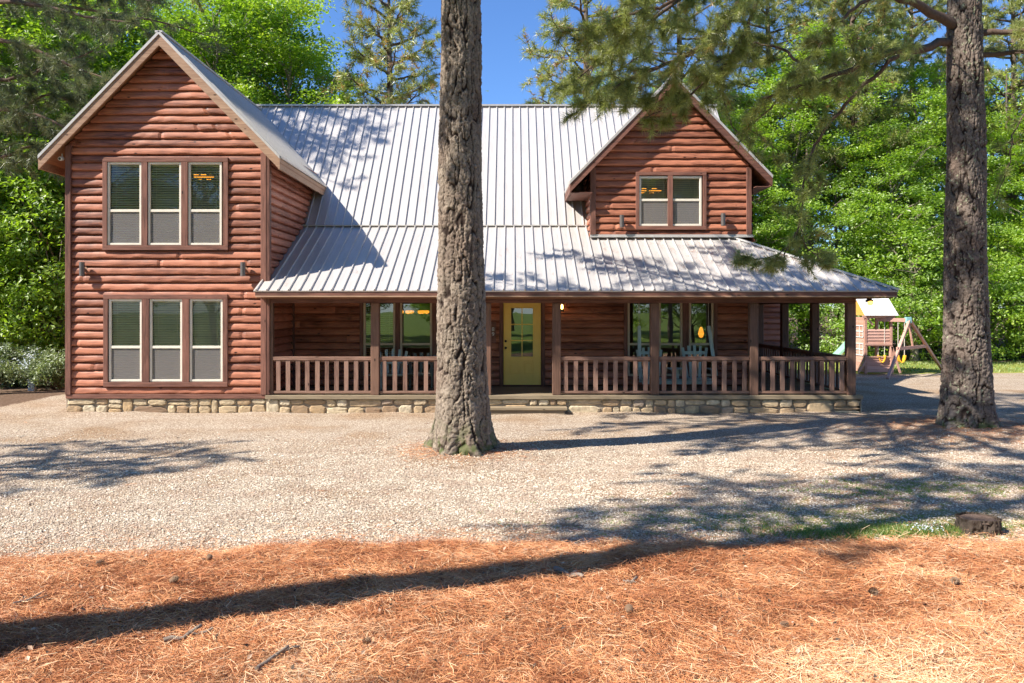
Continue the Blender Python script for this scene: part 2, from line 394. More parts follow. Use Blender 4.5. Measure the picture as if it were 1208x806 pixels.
# wing
roofplane('roof',[(wx,YW,wz),(weL,YW,weZ),(weL,29.8,weZ),(wx,29.8,wz)],(0,1,0))
roofplane('roof',[(wx,YW,wz),(weR,YW,weZ),(weR,22.9,weZ),(wx,29.8,wz)],(0,1,0),soff=0)
sb=MB(); 
for q0,q1 in(((wx,wz),(weR,weZ)),):
    hexa(sb,[(q0[0],YW+.02,q0[1]-.15),(q0[0],22.2,q0[1]-.15),(q1[0],22.2,q1[1]-.15),(q1[0],YW+.02,q1[1]-.15)][::-1],[(q0[0],YW+.02,q0[1]-.12),(q0[0],22.2,q0[1]-.12),(q1[0],22.2,q1[1]-.12),(q1[0],YW+.02,q1[1]-.12)][::-1])
hp(sb,'soffit','soffit')
# main upper roof and its back
roofplane('roof',[(-5.36,21.2,4.37),(6.15,21.2,4.37),(6.15,yr,zr),(-8.9,yr,zr),(-6.6,22.4,main(22.4))],(1,0,0))
roofplane('roof',[(wl,29.9,zr-RA*4.8),(6.15,29.9,zr-RA*4.8),(6.15,yr,zr-.002),(wl+1.8,yr,zr-.002)],(1,0,0))
# porch roof
PS=(4.37-2.66)/(21.2-17.66)
roofplane('porch_roof',[(-5.50,17.66,2.66),(8.22,17.66,2.66),(4.68,21.2,4.37),(-5.38,21.2,4.37)],(1,0,0),off=.05,soff=0)
roofplane('porch_roof',[(8.22,17.66,2.66),(8.22,26.0,2.66),(4.68,26.0,4.37),(4.68,21.2,4.37)],(0,1,0),soff=0)
# low rear roof
roofplane('roof',[(5.9,25.6,3.5),(8.75,25.6,3.05),(8.75,29.6,3.05),(5.9,29.6,3.5)],(0,1,0),soff=.1)
# dormer roof
deL,deR=1.40,6.30; YDo=20.08
roofplane('dormer_roof',[(dxr,YDo,dzr),(deL,YDo,droof(deL)),(deL,22.25,droof(deL)),(dxr,24.8,dzr)],(0,1,0))
roofplane('dormer_roof',[(dxr,YDo,dzr),(deR,YDo,droof(deR)),(deR,22.25,droof(deR)),(dxr,24.8,dzr)],(0,1,0))
# metal trim: ridge caps, rake drips, break flashing, hip cap
mb=MB()
def cap(a,b,w=.11,t=.02): beam(mb,a,b,w,t)
cap((-8.2,yr,zr+.012),(6.17,yr,zr+.012),.2,.05)
for z,x,y0,y1 in((wz,wx,YW-.02,26),(dzr,dxr,YDo-.02,24.9)): cap((x,y0,z+.015),(x,y1,z+.015),.16,.035)
cap((-5.36,21.17,4.39),(6.0,21.17,4.39),.09,.03)
cap((8.22,17.66,2.69),(4.68,21.2,4.40),.12,.035)
def rake(x0,z0,x1,z1,y): # metal drip edge over the fascia
    hexa(mb,[(x0,y-.02,z0-.045),(x1,y-.02,z1-.045),(x1,y+.05,z1-.045),(x0,y+.05,z0-.045)],[(x0,y-.02,z0+.03),(x1,y-.02,z1+.03),(x1,y+.05,z1+.03),(x0,y+.05,z0+.03)])
rake(weL,weZ,wx,wz,YW);rake(wx,wz,weR,weZ,YW);rake(deL,droof(deL),dxr,dzr,YDo);rake(dxr,dzr,deR,droof(deR),YDo)
box(mb,dl-.06,dr+.04,YD-.10,YD-.0,4.02,4.045); box(mb,dl-.06,dr+.04,YD-.075,YD-.055,4.04,4.09)
box(mb,weR-.01,weR+.03,YW,22.8,weZ-.03,weZ+.02)
hp(mb,'roof_flashing','roof')
# fascia boards
mb=MB()
def rakeb(x0,z0,x1,z1,y,h=.235,d=.045,dz=-.047):
    hexa(mb,[(x0,y,z0+dz-h),(x1,y,z1+dz-h),(x1,y+d,z1+dz-h),(x0,y+d,z0+dz-h)],[(x0,y,z0+dz),(x1,y,z1+dz),(x1,y+d,z1+dz),(x0,y+d,z0+dz)],t=R.uniform(.3,.8))
rakeb(weL,weZ,wx,wz,YW);rakeb(wx,wz,weR,weZ,YW)
hp(mb,'rake_board','fascia'); boards('eave_board','fascia',[(weR-.045,weR-.003,YW+.046,22.4,weZ-.27,weZ-.035,.6),(weL+.003,weL+.045,YW+.046,29.7,weZ-.27,weZ-.035,.4)])
mb=MB()
rakeb(deL,droof(deL),dxr,dzr,YDo,.2);rakeb(dxr,dzr,deR,droof(deR),YDo,.2)
hp(mb,'rake_board','trim',label='brown rake boards of the dormer')
# boxed returns under the dormer eaves
boards('eave_board','trim',[(deL+.003,deL+.045,YDo+.046,22.2,droof(deL)-.24,droof(deL)-.035,.4),(deR-.045,deR-.003,YDo+.046,22.2,droof(deR)-.24,droof(deR)-.035,.4)]+[(a,b,YDo+.05,YD+1.2,droof(deL if a<3 else deR)-.26,droof(deL if a<3 else deR)-.235,.3) for a,b in((deL+.05,dl-.02),(dr+.05,deR-.05))])
mb=MB(); 
box(mb,-5.47,8.2,17.68,17.72,2.555,2.655,.5); box(mb,8.16,8.2,17.72,26,2.555,2.655,.5)
hp(mb,'porch_fascia','trim')
mb=MB(); box(mb,-5.46,8.19,17.66,17.75,2.525,2.553,.8); hp(mb,'fascia_lip','fascia')
# porch ceiling and beams
mb=MB()
box(mb,wr+.05,5.86,17.75,YB,2.50,2.52); box(mb,5.86,8.15,17.75,25.7,2.501,2.521)
box(mb,-5.46,wr+.05,17.75,YF-.06,2.50,2.52)
hp(mb,'porch_ceiling','soffit')
mb=MB(); box(mb,wr+.06,7.5,YF-.07,YF+.07,2.40,2.50,.2); box(mb,7.33,7.47,YF+.07,25.65,2.40,2.50,.2); hp(mb,'porch_beam','trim')
# corner boards and bottom board
boards('corner_board','trim_v',[(a,b,y-.10,y+.03,z0,z1,R.uniform(.3,.8)) for a,b,y,z0,z1 in((fx(79.5),fx(86),YF,.4,wroof(wl)-.2),(fx(309),fx(315.5),YF,.4,wroof(wr)-.25),(dxf(696),dxf(702.5),YD,4.09,droof(dl)-.2),(dxf(879.5),dxf(885.5),YD,4.09,droof(dr)-.2))]
  +[(wr-.01,wr+.085,YF-.092,YF+.05,.4,5.6,.3),(wr+.0,wr+.1,YB-.085,YB,.4,2.5,.2),(5.77,5.9,YB-.09,YB+.09,.4,2.5,.2)],.006)
mb=MB(); box(mb,wl-.01,wr-.0,YF-.082,YF,.315,.405,.6); hp(mb,'bottom_board','trim',.005)
# ---- windows
def trimset(rects,y,name='window_trim',mull=(),mat='trim',w=.1,d=.095):
    x0,x1,z0,z1=rects
    boards(name,mat,[(x0,x1,y-d,y-.0,z1-w,z1,.6),(x0,x1,y-d,y-.0,z0,z0+w,.55)],.005)
    boards(name,mat+'_v',[(a,b,y-d+.003,y-.0,z0+w+.001,z1-w-.001,R.uniform(.3,.8)) for a,b in [(x0,x0+w),(x1-w,x1)]+list(mull)],.004)
def window(x0,x1,z0,z1,zr_,y,fm='vinyl',glass='glass',blind=True,screen=True,label=None,fw=.045,blind_to=None,open_=.48):
    mb=MB(); a,b=y-.045,y+.03
    box(mb,x0,x0+fw,a,b,z0,z1);box(mb,x1-fw,x1,a,b,z0,z1);box(mb,x0+fw+.001,x1-fw-.001,a+.002,b,z0,z0+fw);box(mb,x0+fw+.001,x1-fw-.001,a+.002,b,z1-fw,z1)
    box(mb,x0+fw+.001,x1-fw-.001,a+.006,b,zr_-.028,zr_+.028)
    w=hp(mb,'window',fm,.004,label=label); 
    g=MB(); poly(g,[(x0+fw,y,zr_),(x1-fw,y,zr_),(x1-fw,y,z1-fw),(x0+fw,y,z1-fw)]); poly(g,[(x0+fw,y+.012,z0+fw),(x1-fw,y+.012,z0+fw),(x1-fw,y+.012,zr_),(x0+fw,y+.012,zr_)])
    g.build('pane',M[glass],w)
    if screen:
        g=MB(); poly(g,[(x0+fw,y-.02,z0+fw),(x1-fw,y-.02,z0+fw),(x1-fw,y-.02,zr_-.02),(x0+fw,y-.02,zr_-.02)]); g.build('insect_screen',M['screen'],w)
    if blind:
        g=MB(); z=(blind_to or z0+.02); k=0
        while z<z1-.05:
            t=open_+.0*k; hexa(g,[(x0+.03,y+.05,z-t*.045),(x1-.03,y+.05,z-t*.045),(x1-.03,y+.095,z+t*.045-.003),(x0+.03,y+.095,z+t*.045-.003)],[(x0+.03,y+.05,z-t*.045+.004),(x1-.03,y+.05,z-t*.045+.004),(x1-.03,y+.095,z+t*.045+.001),(x0+.03,y+.095,z+t*.045+.001)]); z+=.052;k+=1
        for xx in (x0+.15,x1-.15): box(g,xx-.003,xx+.003,y+.048,y+.05,z0+.02,z1-.05)
        box(g,x0+.03,x1-.03,y+.045,y+.10,z1-.06,z1-.015)
        g.build('blind',M['blind'],w)
    return w
u1=[(128.4,168.5),(176,215.3),(223.4,262.8)]; l1=[(130,169),(178,216.5),(225,264)]
trimset(up[0],YF,mull=[(fx(168.7),fx(175.8)),(fx(215.5),fx(223.2))])
trimset(lo[0],YF,mull=[(fx(169.2),fx(177.8)),(fx(216.7),fx(224.8))])
for a,b in u1: window(fx(a),fx(b),fz(289.5),fz(192),fz(249),YF-.02)
for a,b in l1: window(fx(a),fx(b),fz(450),fz(353),fz(409.5),YF-.02)
trimset(dwin,YD,mull=[(dxf(787.3),dxf(793))],w=.085)
for a,b in((753.6,790),(790.4,827)): window(dxf(a),dxf(b),dzf(267),dzf(208.4),dzf(236.4),YD-.02,fw=.05)
for g,k in((PL,0),(PR,1)):
    mull=[(g[i][1]+.004,g[i+1][0]-.004) for i in range(2)]
    trimset((g[0][0]-.09,g[2][1]+.09,pzb-.09,pzt+.075),YB,mull=mull,w=.085)
    for i,(a,b) in enumerate(g): window(a,b,pzb,pzt,pzr,YB-.03,'vinyl_tan','glass_porch',blind=(k==0 and i==0) or (k==1 and i==0 and False),screen=False,fw=.05,open_=.3)
# ---- front door
y=YB-.04
boards('door_trim','trim_v',[(dx0-.10,dx0-.012,y-.04,YB,.39,dz1+.10,.3),(dx1+.012,dx1+.10,y-.04,YB,.39,dz1+.10,.3)])
boards('door_trim','trim',[(dx0-.012,dx1+.012,y-.038,YB,dz1+.012,dz1+.10,.3)]); boards('door_sill','trim',[(dx0-.011,dx1+.011,y-.05,YB,.391,.42,.2)])
gx0,gx1,gz0,gz1=bx_(603),bx_(628.6),bz_(420.7),bz_(363.8)
mb=MB()
box(mb,dx0,gx0,y,y+.045,.425,dz1);box(mb,gx1,dx1,y,y+.045,.425,dz1);box(mb,gx0,gx1,y+.0005,y+.045,gz1,dz1);box(mb,gx0,gx1,y+.0005,y+.045,.425,gz0)
for i in (1,2): box(mb,gx0,gx1,y+.006,y+.03,gz0+(gz1-gz0)*i/3-.012,gz0+(gz1-gz0)*i/3+.012)
box(mb,(gx0+gx1)/2-.012,(gx0+gx1)/2+.012,y+.004,y+.032,gz0,gz1)
for a,b,c,d in((gx0-.02,gx1+.02,gz0-.02,gz0),(gx0-.02,gx1+.02,gz1,gz1+.02),(gx0-.02,gx0,gz0,gz1),(gx1,gx1+.02,gz0,gz1)): box(mb,a,b,y-.012,y,c,d)
for a,b in((bx_(601),bx_(613.5)),(bx_(617.5),bx_(629))):
    c,d=bz_(441.5),bz_(426)
    for e in((a,b,c,c+.018),(a,b,d-.018,d),(a,a+.018,c+.018,d-.018),(b-.018,b,c+.018,d-.018)): box(mb,e[0],e[1],y-.012,y,e[2],e[3])
    box(mb,a+.05,b-.05,y-.010,y,c+.05,d-.05)
door=hp(mb,'front_door','door',.003,label='yellow door with six panes over two panels')
mb=MB(); poly(mb,[(gx0,y+.018,gz0),(gx1,y+.018,gz0),(gx1,y+.018,gz1),(gx0,y+.018,gz1)]); mb.build('pane',M['glass_porch'],door)
for zz,rr in((bz_(402.5),.028),(bz_(410.5),.030)):
    mb=MB(); xx=bx_(596.6); tube(mb,[(xx,y-.002,zz),(xx,y-.02,zz),(xx,y-.025,zz),(xx,y-.055,zz),(xx,y-.075,zz),(xx,y-.08,zz)],[rr,rr,.012,.014,rr*.9,rr*.4],14)
    mb.build('knob' if rr>.029 else 'deadbolt',M['dark_metal'],door,True)
# ---- deck, railings, posts
mb=MB()
x=wr+.02
zt=.39
for k in range(int((YB-YF+.02)/.14)+1):
    y0=YF-.10+k*.14; box(mb,wr+.02,7.62,y0,min(y0+.134,25.6),zt-.03,zt,R.uniform(.1,.9))
for k in range(39):
    y0=YF-.10+(int((YB-YF+.02)/.14)+1)*.14+k*.14; box(mb,5.9,7.62,y0,y0+.134,zt-.03,zt,R.uniform(.1,.9))
hp(mb,'porch_deck','deck')
mb=MB(); box(mb,wr+.0,7.64,YF-.135,YF-.102,.305,.388,.8); box(mb,7.62,7.65,YF-.10,25.6,.305,.388,.6); hp(mb,'deck_edge_board','deck',.004)
posts=[443,574.5,656.5,772,888.5]; py=YF
def post(x,y,w=.185): 
    mb=MB(); box(mb,x-w/2,x+w/2,y-w/2,y+w/2,zt,2.40,R.uniform(.3,.8)); hp(mb,'porch_post','post',.012)
PX=[fx(p) for p in posts]+[7.41]
for x in PX: post(x,YF)
for y in (20.35,22.6,24.85): post(7.41,y)
mb=MB(); box(mb,wr+.075,wr+.15,YF-.06,YF+.06,zt,2.40,.4); hp(mb,'porch_post','post',.006)
def railing(a,b,ax='x',off=0):
    """a..b along the axis"""
    mb=MB(); r=[]
    def bb(m,u0,u1,v0,v1,z0,z1,t=.5):
        if ax=='x': box(m,u0,u1,YF+v0,YF+v1,z0,z1,t)
        else: box(m,7.41+v0,7.41+v1,u0,u1,z0,z1,t)
    bb(mb,a,b,-.06,.06,fz(425),fz(420.8),.5); bb(mb,a,b,-.02,.02,fz(427),fz(425)-.002,.4)
    bb(mb,a,b,-.05,.05,fz(464),fz(461.2),.6)
    mid=(a+b)/2; bb(mb,mid-.035,mid+.035,-.035,.035,zt,fz(464)-.001,.5)
    o=hp(mb,'railing','rail_h',.005)
    n=round((b-a)/.2155); st=(b-a)/n
    for i in range(n):
        u=a+st*(i+.5); m=MB(); w=.047*R.uniform(.93,1.05); dj=R.uniform(-.006,.006)
        bb(m,u-w+dj,u+w+dj,-.049,-.022,fz(461)+.003,fz(425)-.004,R.uniform(.15,.95)); m.build('baluster',M['rail'],o)
railing(wr+.152,PX[0]-.094);railing(PX[0]+.094,PX[1]-.094)
railing(PX[2]+.094,PX[3]-.094);railing(PX[3]+.094,PX[4]-.094);railing(PX[4]+.094,PX[5]-.094)
ys=[YF,20.35,22.6,24.85,25.65]
for a,b in zip(ys,ys[1:]): railing(a+.094,b-(.094 if b<25.5 else 0),'y')
# ---- field stone base
def stones(name,x0,x1,y,z1,seed,ax='x',holes=()):
    rg=np.random.default_rng(seed); mb=MB(); bk=MB()
    if ax=='x': box(bk,x0,x1,y,y+.1,-.05,z1)
    else: box(bk,y-.1,y,x0,x1,-.05,z1)
    hp(bk,name+'_mortar','mortar')
    x=x0; cells=[]
    while x<x1-.02:
        w=min(rg.uniform(.2,.78),x1-x)
        if x1-(x+w)<.12: w=x1-x
        k=rg.random()
        if k<.2: cells.append((x,x+w*.7 if w<.5 else x+w,-.03,z1)); x=cells[-1][1]; continue
        zz=z1*rg.uniform(.38,.62)
        for za,zb in((-.03,zz),(zz,z1)):
            if w>.36 and rg.random()<.65:
                s=rg.uniform(.35,.65)*w; cells+= [(x,x+s,za,zb),(x+s,x+w,za,zb)]
            elif w>.3 and rg.random()<.3 and zb-za>.13:
                q=za+(zb-za)*rg.uniform(.4,.6); cells+=[(x,x+w,za,q),(x,x+w,q,zb)]
            else: cells.append((x,x+w,za,zb))
        x+=w
    for a,b,c,d in cells:
        g=.011; a+=g;b-=g;c+=g*.8;d-=g*.8
        if b-a<.02 or d-c<.02: continue
        n=10; th=np.linspace(0,2*math.pi,n,endpoint=False)+rg.uniform(0,.6)
        cx,cz=(a+b)/2,(c+d)/2; p=rg.uniform(5,16)
        r=(np.abs(np.cos(th))**p+np.abs(np.sin(th))**p)**(-1/p)*rg.uniform(.9,1.03,n)
        X=np.clip(cx+(b-a)/2*r*np.cos(th),a-.006,b+.006); Z=np.clip(cz+(d-c)/2*r*np.sin(th),c-.006,d+.006)
        dp=rg.uniform(.02,.05); V=[]
        for sc_,dd in((1,0.0),(1.0,dp*.55),(.86,dp*.95),(.45,dp*1.06)):
            for i in range(n): V.append((cx+(X[i]-cx)*sc_,-dd+rg.uniform(-.004,.004)*(dd>0),cz+(Z[i]-cz)*sc_))
        V.append((cx,-dp,cz)); V=np.array(V)
        if ax=='x': V=V*[1,1,1]+[0,y,0]
        else: V=np.stack([y-V[:,1],V[:,0],V[:,2]],1)
        F=[[k*n+i,k*n+(i+1)%n,(k+1)*n+(i+1)%n,(k+1)*n+i] for k in range(3) for i in range(n)]
        t=rg.random()
        mb.add(V,F,t); mb.add(V,[[3*n+i,3*n+(i+1)%n,4*n] for i in range(n)],t)
    hp(mb,name,'stone')
stones('stone_base',wl-.02,wr,YF-.02,.315,21)
stones('stone_base',wr,7.6,YF-.06,.305,22)
stones('stone_base',YF-.06,25.6,7.62,.305,23,'y')
# step at the door
mb=MB(); box(mb,fx(574)-.5,fx(668),YF-.42,YF-.09,.10,.155,.8); box(mb,fx(574)-.46,fx(665),YF-.39,YF-.09,-.05,.10,.2)
st=mb.build('door_step',M['deck'],None,False,.006); tag(st,'low pale wooden step on the gravel below the yellow door','step')
# ---- interior partitions so the rooms read as rooms
mb=MB()
box(mb,wl+.1,wr-.1,21.6,21.65,.4,5.4); box(mb,wl+.05,wr-.08,18.3,29.3,2.95,3.1); box(mb,wl+.05,5.7,20.35,29.3,.33,.38); box(mb,-5.2,5.7,23.6,23.65,.4,3.9)
box(mb,-5.2,5.7,21.4,29.3,2.7,2.8); box(mb,2.1,5.7,23.4,23.45,3.9,5.9); box(mb,wl+.05,wr-.08,18.3,29.2,.3,.35)
hp(mb,'interior_wall','interior')
# ---- lamps
def chandelier(name,label,x,y,z,w,n,top,grp=None):
    e=empty(name,label,'lamp',(x,y,z),grp)
    mb=MB(); tube(mb,[(0,0,.03),(0,0,top-z)],.006,6)
    for i in range(n):
        a=2*math.pi*i/n; tube(mb,[(0,0,.02),(w*.5*math.cos(a),w*.5*math.sin(a),-.02),(w*math.cos(a),w*math.sin(a),.03)],.006,5)
    mb.build('chandelier_frame',M['dark_metal'],e)
    for i in range(n):
        a=2*math.pi*i/n; m=MB(); lathe(m,(w*math.cos(a),w*math.sin(a),.03),[(.0,-.02),(.055,.0),(.07,.035),(.06,.07),(.0,.075)],10); m.build('lamp_shade',M['lamp_soft'],e,True)
    return e
X,Z=(240.5-604)*19.6/980,CAMZ+(363-212)*19.6/980
chandelier('chandelier','amber ceiling lamp glowing behind the blinds of the upper left window group',X,19.6,Z,.17,5,5.95)
X,Z=(767-604)*21.4/980,CAMZ+(363-228)*21.4/980
chandelier('chandelier','amber ceiling lamp glowing behind the dormer window blinds',X,21.4,Z,.22,5,6.9)
X,Z=(487-604)*21.6/980,CAMZ+(363-371)*21.6/980
chandelier('chandelier','row of amber bulbs hanging inside the porch window beside the big pine',X,21.6,Z,.36,7,2.68)
t=empty('table_lamp','amber lamp glowing inside the porch window behind the pale green glider','lamp',((827-604)*21.8/980,21.8,0))
mb=MB(); tube(mb,[(0,0,.4),(0,0,1.55)],.02,8); lathe(mb,(0,0,.38),[(0,0),(.16,0),(.16,.03),(0,.05)],14); mb.build('lamp_pole',M['dark_metal'],t)
mb=MB(); lathe(mb,(0,0,1.5),[(0,0),(.05,.03),(.08,.12),(.06,.2),(.03,.28),(0,.3)],12); mb.build('lamp_shade',M['lamp_soft'],t,True)
def lantern(x,label):
    e=empty('wall_lantern',label,'lamp',(x,YB-.05,bz_(362)),'lit lanterns on the porch wall')
    mb=MB(); box(mb,-.05,.05,-.0,.02,-.12,.12); tube(mb,[(0,0,.10),(0,-.07,.15),(0,-.11,.13)],.008,6); lathe(mb,(0,-.11,.085),[(0,.05),(.055,.02),(.06,0),(0,0)],10); lathe(mb,(0,-.11,-.11),[(0,-.01),(.05,0),(.05,.012),(0,.014)],10)
    for i in range(4):
        a=math.pi/4+i*math.pi/2; tube(mb,[(.05*math.cos(a),-.11+.05*math.sin(a),-.1),(.055*math.cos(a),-.11+.055*math.sin(a),.09)],.004,4)
    mb.build('lantern_frame',M['dark_metal'],e)
    mb=MB(); lathe(mb,(0,-.11,-.06),[(0,0),(.025,.01),(.03,.06),(.02,.11),(0,.12)],10); mb.build('bulb',M['lamp_porch'],e,True)
lantern(bx_(567.5),'lit wall lantern beside the house number sign'); lantern(bx_(662.5),'lit wall lantern on the log wall past the yellow door, away from the number sign')
def updown(x,z,y,label):
    e=empty('wall_light',label,'wall light',(x,y,z),'cylinder wall lights')
    mb=MB(); tube(mb,[(0,-.17,-.15),(0,-.17,.15)],.055,16,cap=False); tube(mb,[(0,-.17,-.15),(0,-.17,.15)],.048,16,cap=False); tube(mb,[(0,-.17,.0),(0,-.17,.01)],.05,16); mb.build('light_cylinder',M['grey_metal'],e,True)
    mb=MB(); box(mb,-.02,.02,-.12,-.03,-.02,.02); tube(mb,[(0,-.045,0),(0,-.02,0)],.06,14); mb.build('bracket',M['fascia'],e,False)
updown(fx(101.5),fz(318),YF,'brown cylinder wall light between the two window groups near the outer wing corner')
updown(fx(289.5),fz(318),YF,'brown cylinder wall light on the gable wing right above the porch eave')
updown(dxf(732.5),dzf(262),YD,'brown cylinder wall light on the dormer, on the side of the main roof')
updown(dxf(851),dzf(260),YD,'brown cylinder wall light on the dormer, on the side towards the woods')
# eave flood lamp near the porch corner
e=empty('eave_light','round lit lamp hanging under the porch eave next to the corner post','lamp',((1025.5-604)*17.95/980,17.95,2.45))
mb=MB(); tube(mb,[(0,0,.05),(0,0,.02)],.05,14); tube(mb,[(0,0,.03),(0,-.02,-.01)],.03,10); lathe(mb,(0,0,.0),[(.075,-.03),(.085,0),(.05,.035),(0,.04)],16); mb.build('lamp_housing',M['dark_metal'],e,True)
mb=MB(); lathe(mb,(0,-.05,-.055),[(0,-.05),(.04,-.04),(.062,-.01),(.06,.02),(.03,.05),(0,.06)],14); mb.build('bulb',M['lamp'],e,True)
# security camera
e=empty('security_camera','small white security camera under the eave at the outer wall corner','camera',(wl-.1,YF-.05,5.56))
mb=MB(); tube(mb,[(0,0,.1),(0,0,.02)],.012,8); tube(mb,[(0,.03,0),(0,-.08,-.02),(0,-.10,-.024)],[.04,.045,.04],12); mb.build('camera_body',M['white'],e,True)
mb=MB(); tube(mb,[(0,-.101,-.024),(0,-.106,-.025)],.028,12); mb.build('lens',M['dark_metal'],e)
# house number sign: two columns of pale round marks either side of the post
e=empty('number_sign','dark wooden sign with white numbers on the porch wall by the door','sign',(bx_(575.5),YB-.06,bz_(392)))
mb=MB(); box(mb,-.2,.2,-.01,.02,-.26,.26); mb.build('sign_board',M['trim'],e,False,.004)
def text(body,size,loc,parent,mat,ext=.004,name='number'):
    c=bpy.data.curves.new(name,'FONT'); c.body=body; c.size=size; c.extrude=ext; c.align_x='CENTER'; c.align_y='CENTER'
    o=bpy.data.objects.new(name,c); COL.objects.link(o); me=bpy.data.meshes.new_from_object(o.evaluated_get(bpy.context.evaluated_depsgraph_get())); bpy.data.objects.remove(o); me.materials.clear(); me.materials.append(mat); o=bpy.data.objects.new(name,me); COL.objects.link(o); o.parent=parent; o.location=loc; o.rotation_euler=(math.pi/2,0,0); return o
for i,ch in enumerate('1038'): text(ch,.115,(-.125,-.016,.18-.115*i),e,M['white'])
for i,ch in enumerate('89'): text(ch,.13,(.13,-.016,.07-.12*i),e,M['white'])
# ---- porch furniture
def slatback(mb,cx,y,z0,z1,n,w,fan,lean=.18,tb=.022,curve=.06):
    for i in range(n):
        s=(i-(n-1)/2)/((n-1)/2); xb=cx+s*w*.40; xt=cx+s*w*.5*fan; top=z1-curve*s*s
        beam(mb,(xb,y,z0),(xt,y+lean*(top-z0),top),.062,tb,(0,-1,.1) )
def rocker(label,px,D,top,mat,rz=0):
    x=(px-604)*D/980; e=empty('porch_chair',label,'chair',(x,D,zt)); zt_=CAMZ-(top-363)*D/980-zt
    mb=MB(); slatback(mb,0,.18,.36,zt_,5,.56,1.15,.22); beam(mb,(-.26,.2,.62),(.26,.2,.62),.03,.06); mb.build('backrest',M[mat],e)
    mb=MB()
    for k in range(5): box(mb,-.25,.25,-.32+k*.105,-.32+k*.105+.09,.36-.015*k,.38-.015*k)
    mb.build('seat',M[mat],e)
    for s in(-1,1):
        mb=MB(); box(mb,s*.31-.055,s*.31+.055,-.38,.25,.60,.622); mb.build('armrest',M[mat],e)
        for yy in(-.3,.2): mb=MB(); beam(mb,(s*.27,yy,.0),(s*.27,yy,.60),.035,.08,(0,1,0)); mb.build('leg',M[mat],e)
    
    for s in(-1,1): mb=MB(); beam(mb,(s*.25,-.32,.3),(s*.25,.3,.26),.03,.09); mb.build('seat_frame',M[mat],e); e.rotation_euler[2]=rz; return e
rocker('pale green slatted porch chair behind the railing, nearer the log corner',463,19.35,412.5,'chair',.1)
rocker('dull grey green slatted porch chair half hidden by the big pine trunk',494,19.6,417,'chair_dark',-.15)
D=19.25; x0=(754-604)*D/980; x1=(842-604)*D/980; zz=lambda p:CAMZ-(p-363)*D/980
e=empty('glider_swing','pale green double seat porch glider with centre table and two tall side poles','porch glider',((x0+x1)/2,D,zt))
cx=0; hw=(x1-x0)/2
for s,ln in((-1,0.0),(1,.0)):
    mb=MB(); tp=zz(384.5)-zt
    beam(mb,(s*hw+(.03 if s>0 else 0),-.1,zz(443)-zt),(s*(hw-(.12 if s>0 else .0)),.0,tp),.075,.05,(0,1,0)); mb.build('side_pole',M['chair'],e)
    mb=MB(); tube(mb,[(s*(hw-(.12 if s>0 else .0)),.0,tp-.03),(s*(hw-(.12 if s>0 else .0)),.02,2.50-zt)],.006,5); mb.build('rope',M['rope'],e)
for s,c in((-1,(768.5-604)*D/980-(x0+x1)/2),(1,(823-604)*D/980-(x0+x1)/2)):
    mb=MB(); slatback(mb,c,.22,.22,(zz(408 if s>0 else 410.5)-zt),5,.46,1.0 if False else 1.22,.15); beam(mb,(c-.27,.27,zz(417)-zt),(c+.27,.27,zz(417)-zt),.025,.075); mb.build('backrest',M['chair'],e)
    mb=MB()
    for k in range(4): box(mb,c-.28,c+.28,-.25+k*.11,-.25+k*.11+.095,.26,.282)
    mb.build('seat',M['chair'],e)
    mb=MB(); q=c+s*.30; box(mb,q-.05,q+.05,-.28,.2,.48,.502); beam(mb,(q,-.2,.26),(q,-.2,.48),.03,.06,(0,1,0)); mb.build('armrest',M['chair'],e)
mb=MB(); box(mb,-.19,.19,-.2,.15,.49,.515); box(mb,-.05,.05,-.05,.0,.27,.49); mb.build('centre_table',M['chair'],e)
for yy in(-.28,.2): mb=MB(); box(mb,-hw+.03,hw-.0,yy,yy+.05,.16,.235); mb.build('base_rail',M['chair'],e)
# ------------------------------------------------------------------ ground
T1=(-.80,13.26); T2=(8.35,15.25); STUMP=(4.72,8.42)
def sm(x,a,b):
    t=np.clip((x-a)/(b-a),0,1); return t*t*(3-2*t)
_g=np.random.default_rng(3).uniform(-1,1,(128,128))
def vnoise(x,y,s):
    x=np.asarray(x)*s; y=np.asarray(y)*s; i=np.floor(x).astype(int); j=np.floor(y).astype(int); u=x-i; v=y-j; u=u*u*(3-2*u); v=v*v*(3-2*v)
    g=lambda a,b:_g[a%128,b%128]
    return (g(i,j)*(1-u)+g(i+1,j)*u)*(1-v)+(g(i,j+1)*(1-u)+g(i+1,j+1)*u)*v
def edge_y(x): return 7.98+np.minimum(0,x+.5)*.135+.10*vnoise(x,0*x,1.1)+.08*vnoise(x,0*x+9,3.)
def hgt(x,y):
    x=np.asarray(x,float); y=np.asarray(y,float)
    h=.05*vnoise(x,y,.35)*sm(np.abs(y-20),2,6)+.012*vnoise(x,y,1.6)
    for (a,b),H_,r in((T1,.07,1.1),(T2,.16,1.9)): h=h+H_*np.exp(-((x-a)**2+(y-b)**2)/(r*r))
    st=sm(edge_y(x)-y,-.15,.5); h=h+st*(.05+.035*vnoise(x,y,1.3)+.02*vnoise(x,y,4.))
    h=h+.035*np.clip(vnoise(x,y,2.3)+.3,0,1)*sm(y,17.3,17.9)*(y<18.3)*(x>-10)*(x<7.8); hs=((x>-10)&(x<8.6)&(y>18.25)); h=np.where(hs,np.minimum(h,0.0)*.2,h)
    return h
xs=np.concatenate([-np.geomspace(700,14.2,26),np.arange(-14,18.01,.13),np.geomspace(18.3,700,26)])
ys=np.concatenate([-np.geomspace(300,3.2,18),np.arange(-3,3.9,.5),np.arange(4,32,.13),np.geomspace(32.4,1500,26)])
GX,GY=np.meshgrid(xs,ys,indexing='ij'); GZ=hgt(GX,GY)
mb=MB(); ny=len(ys); i=np.arange(len(xs)-1)[:,None]*ny; j=np.arange(ny-1)[None]
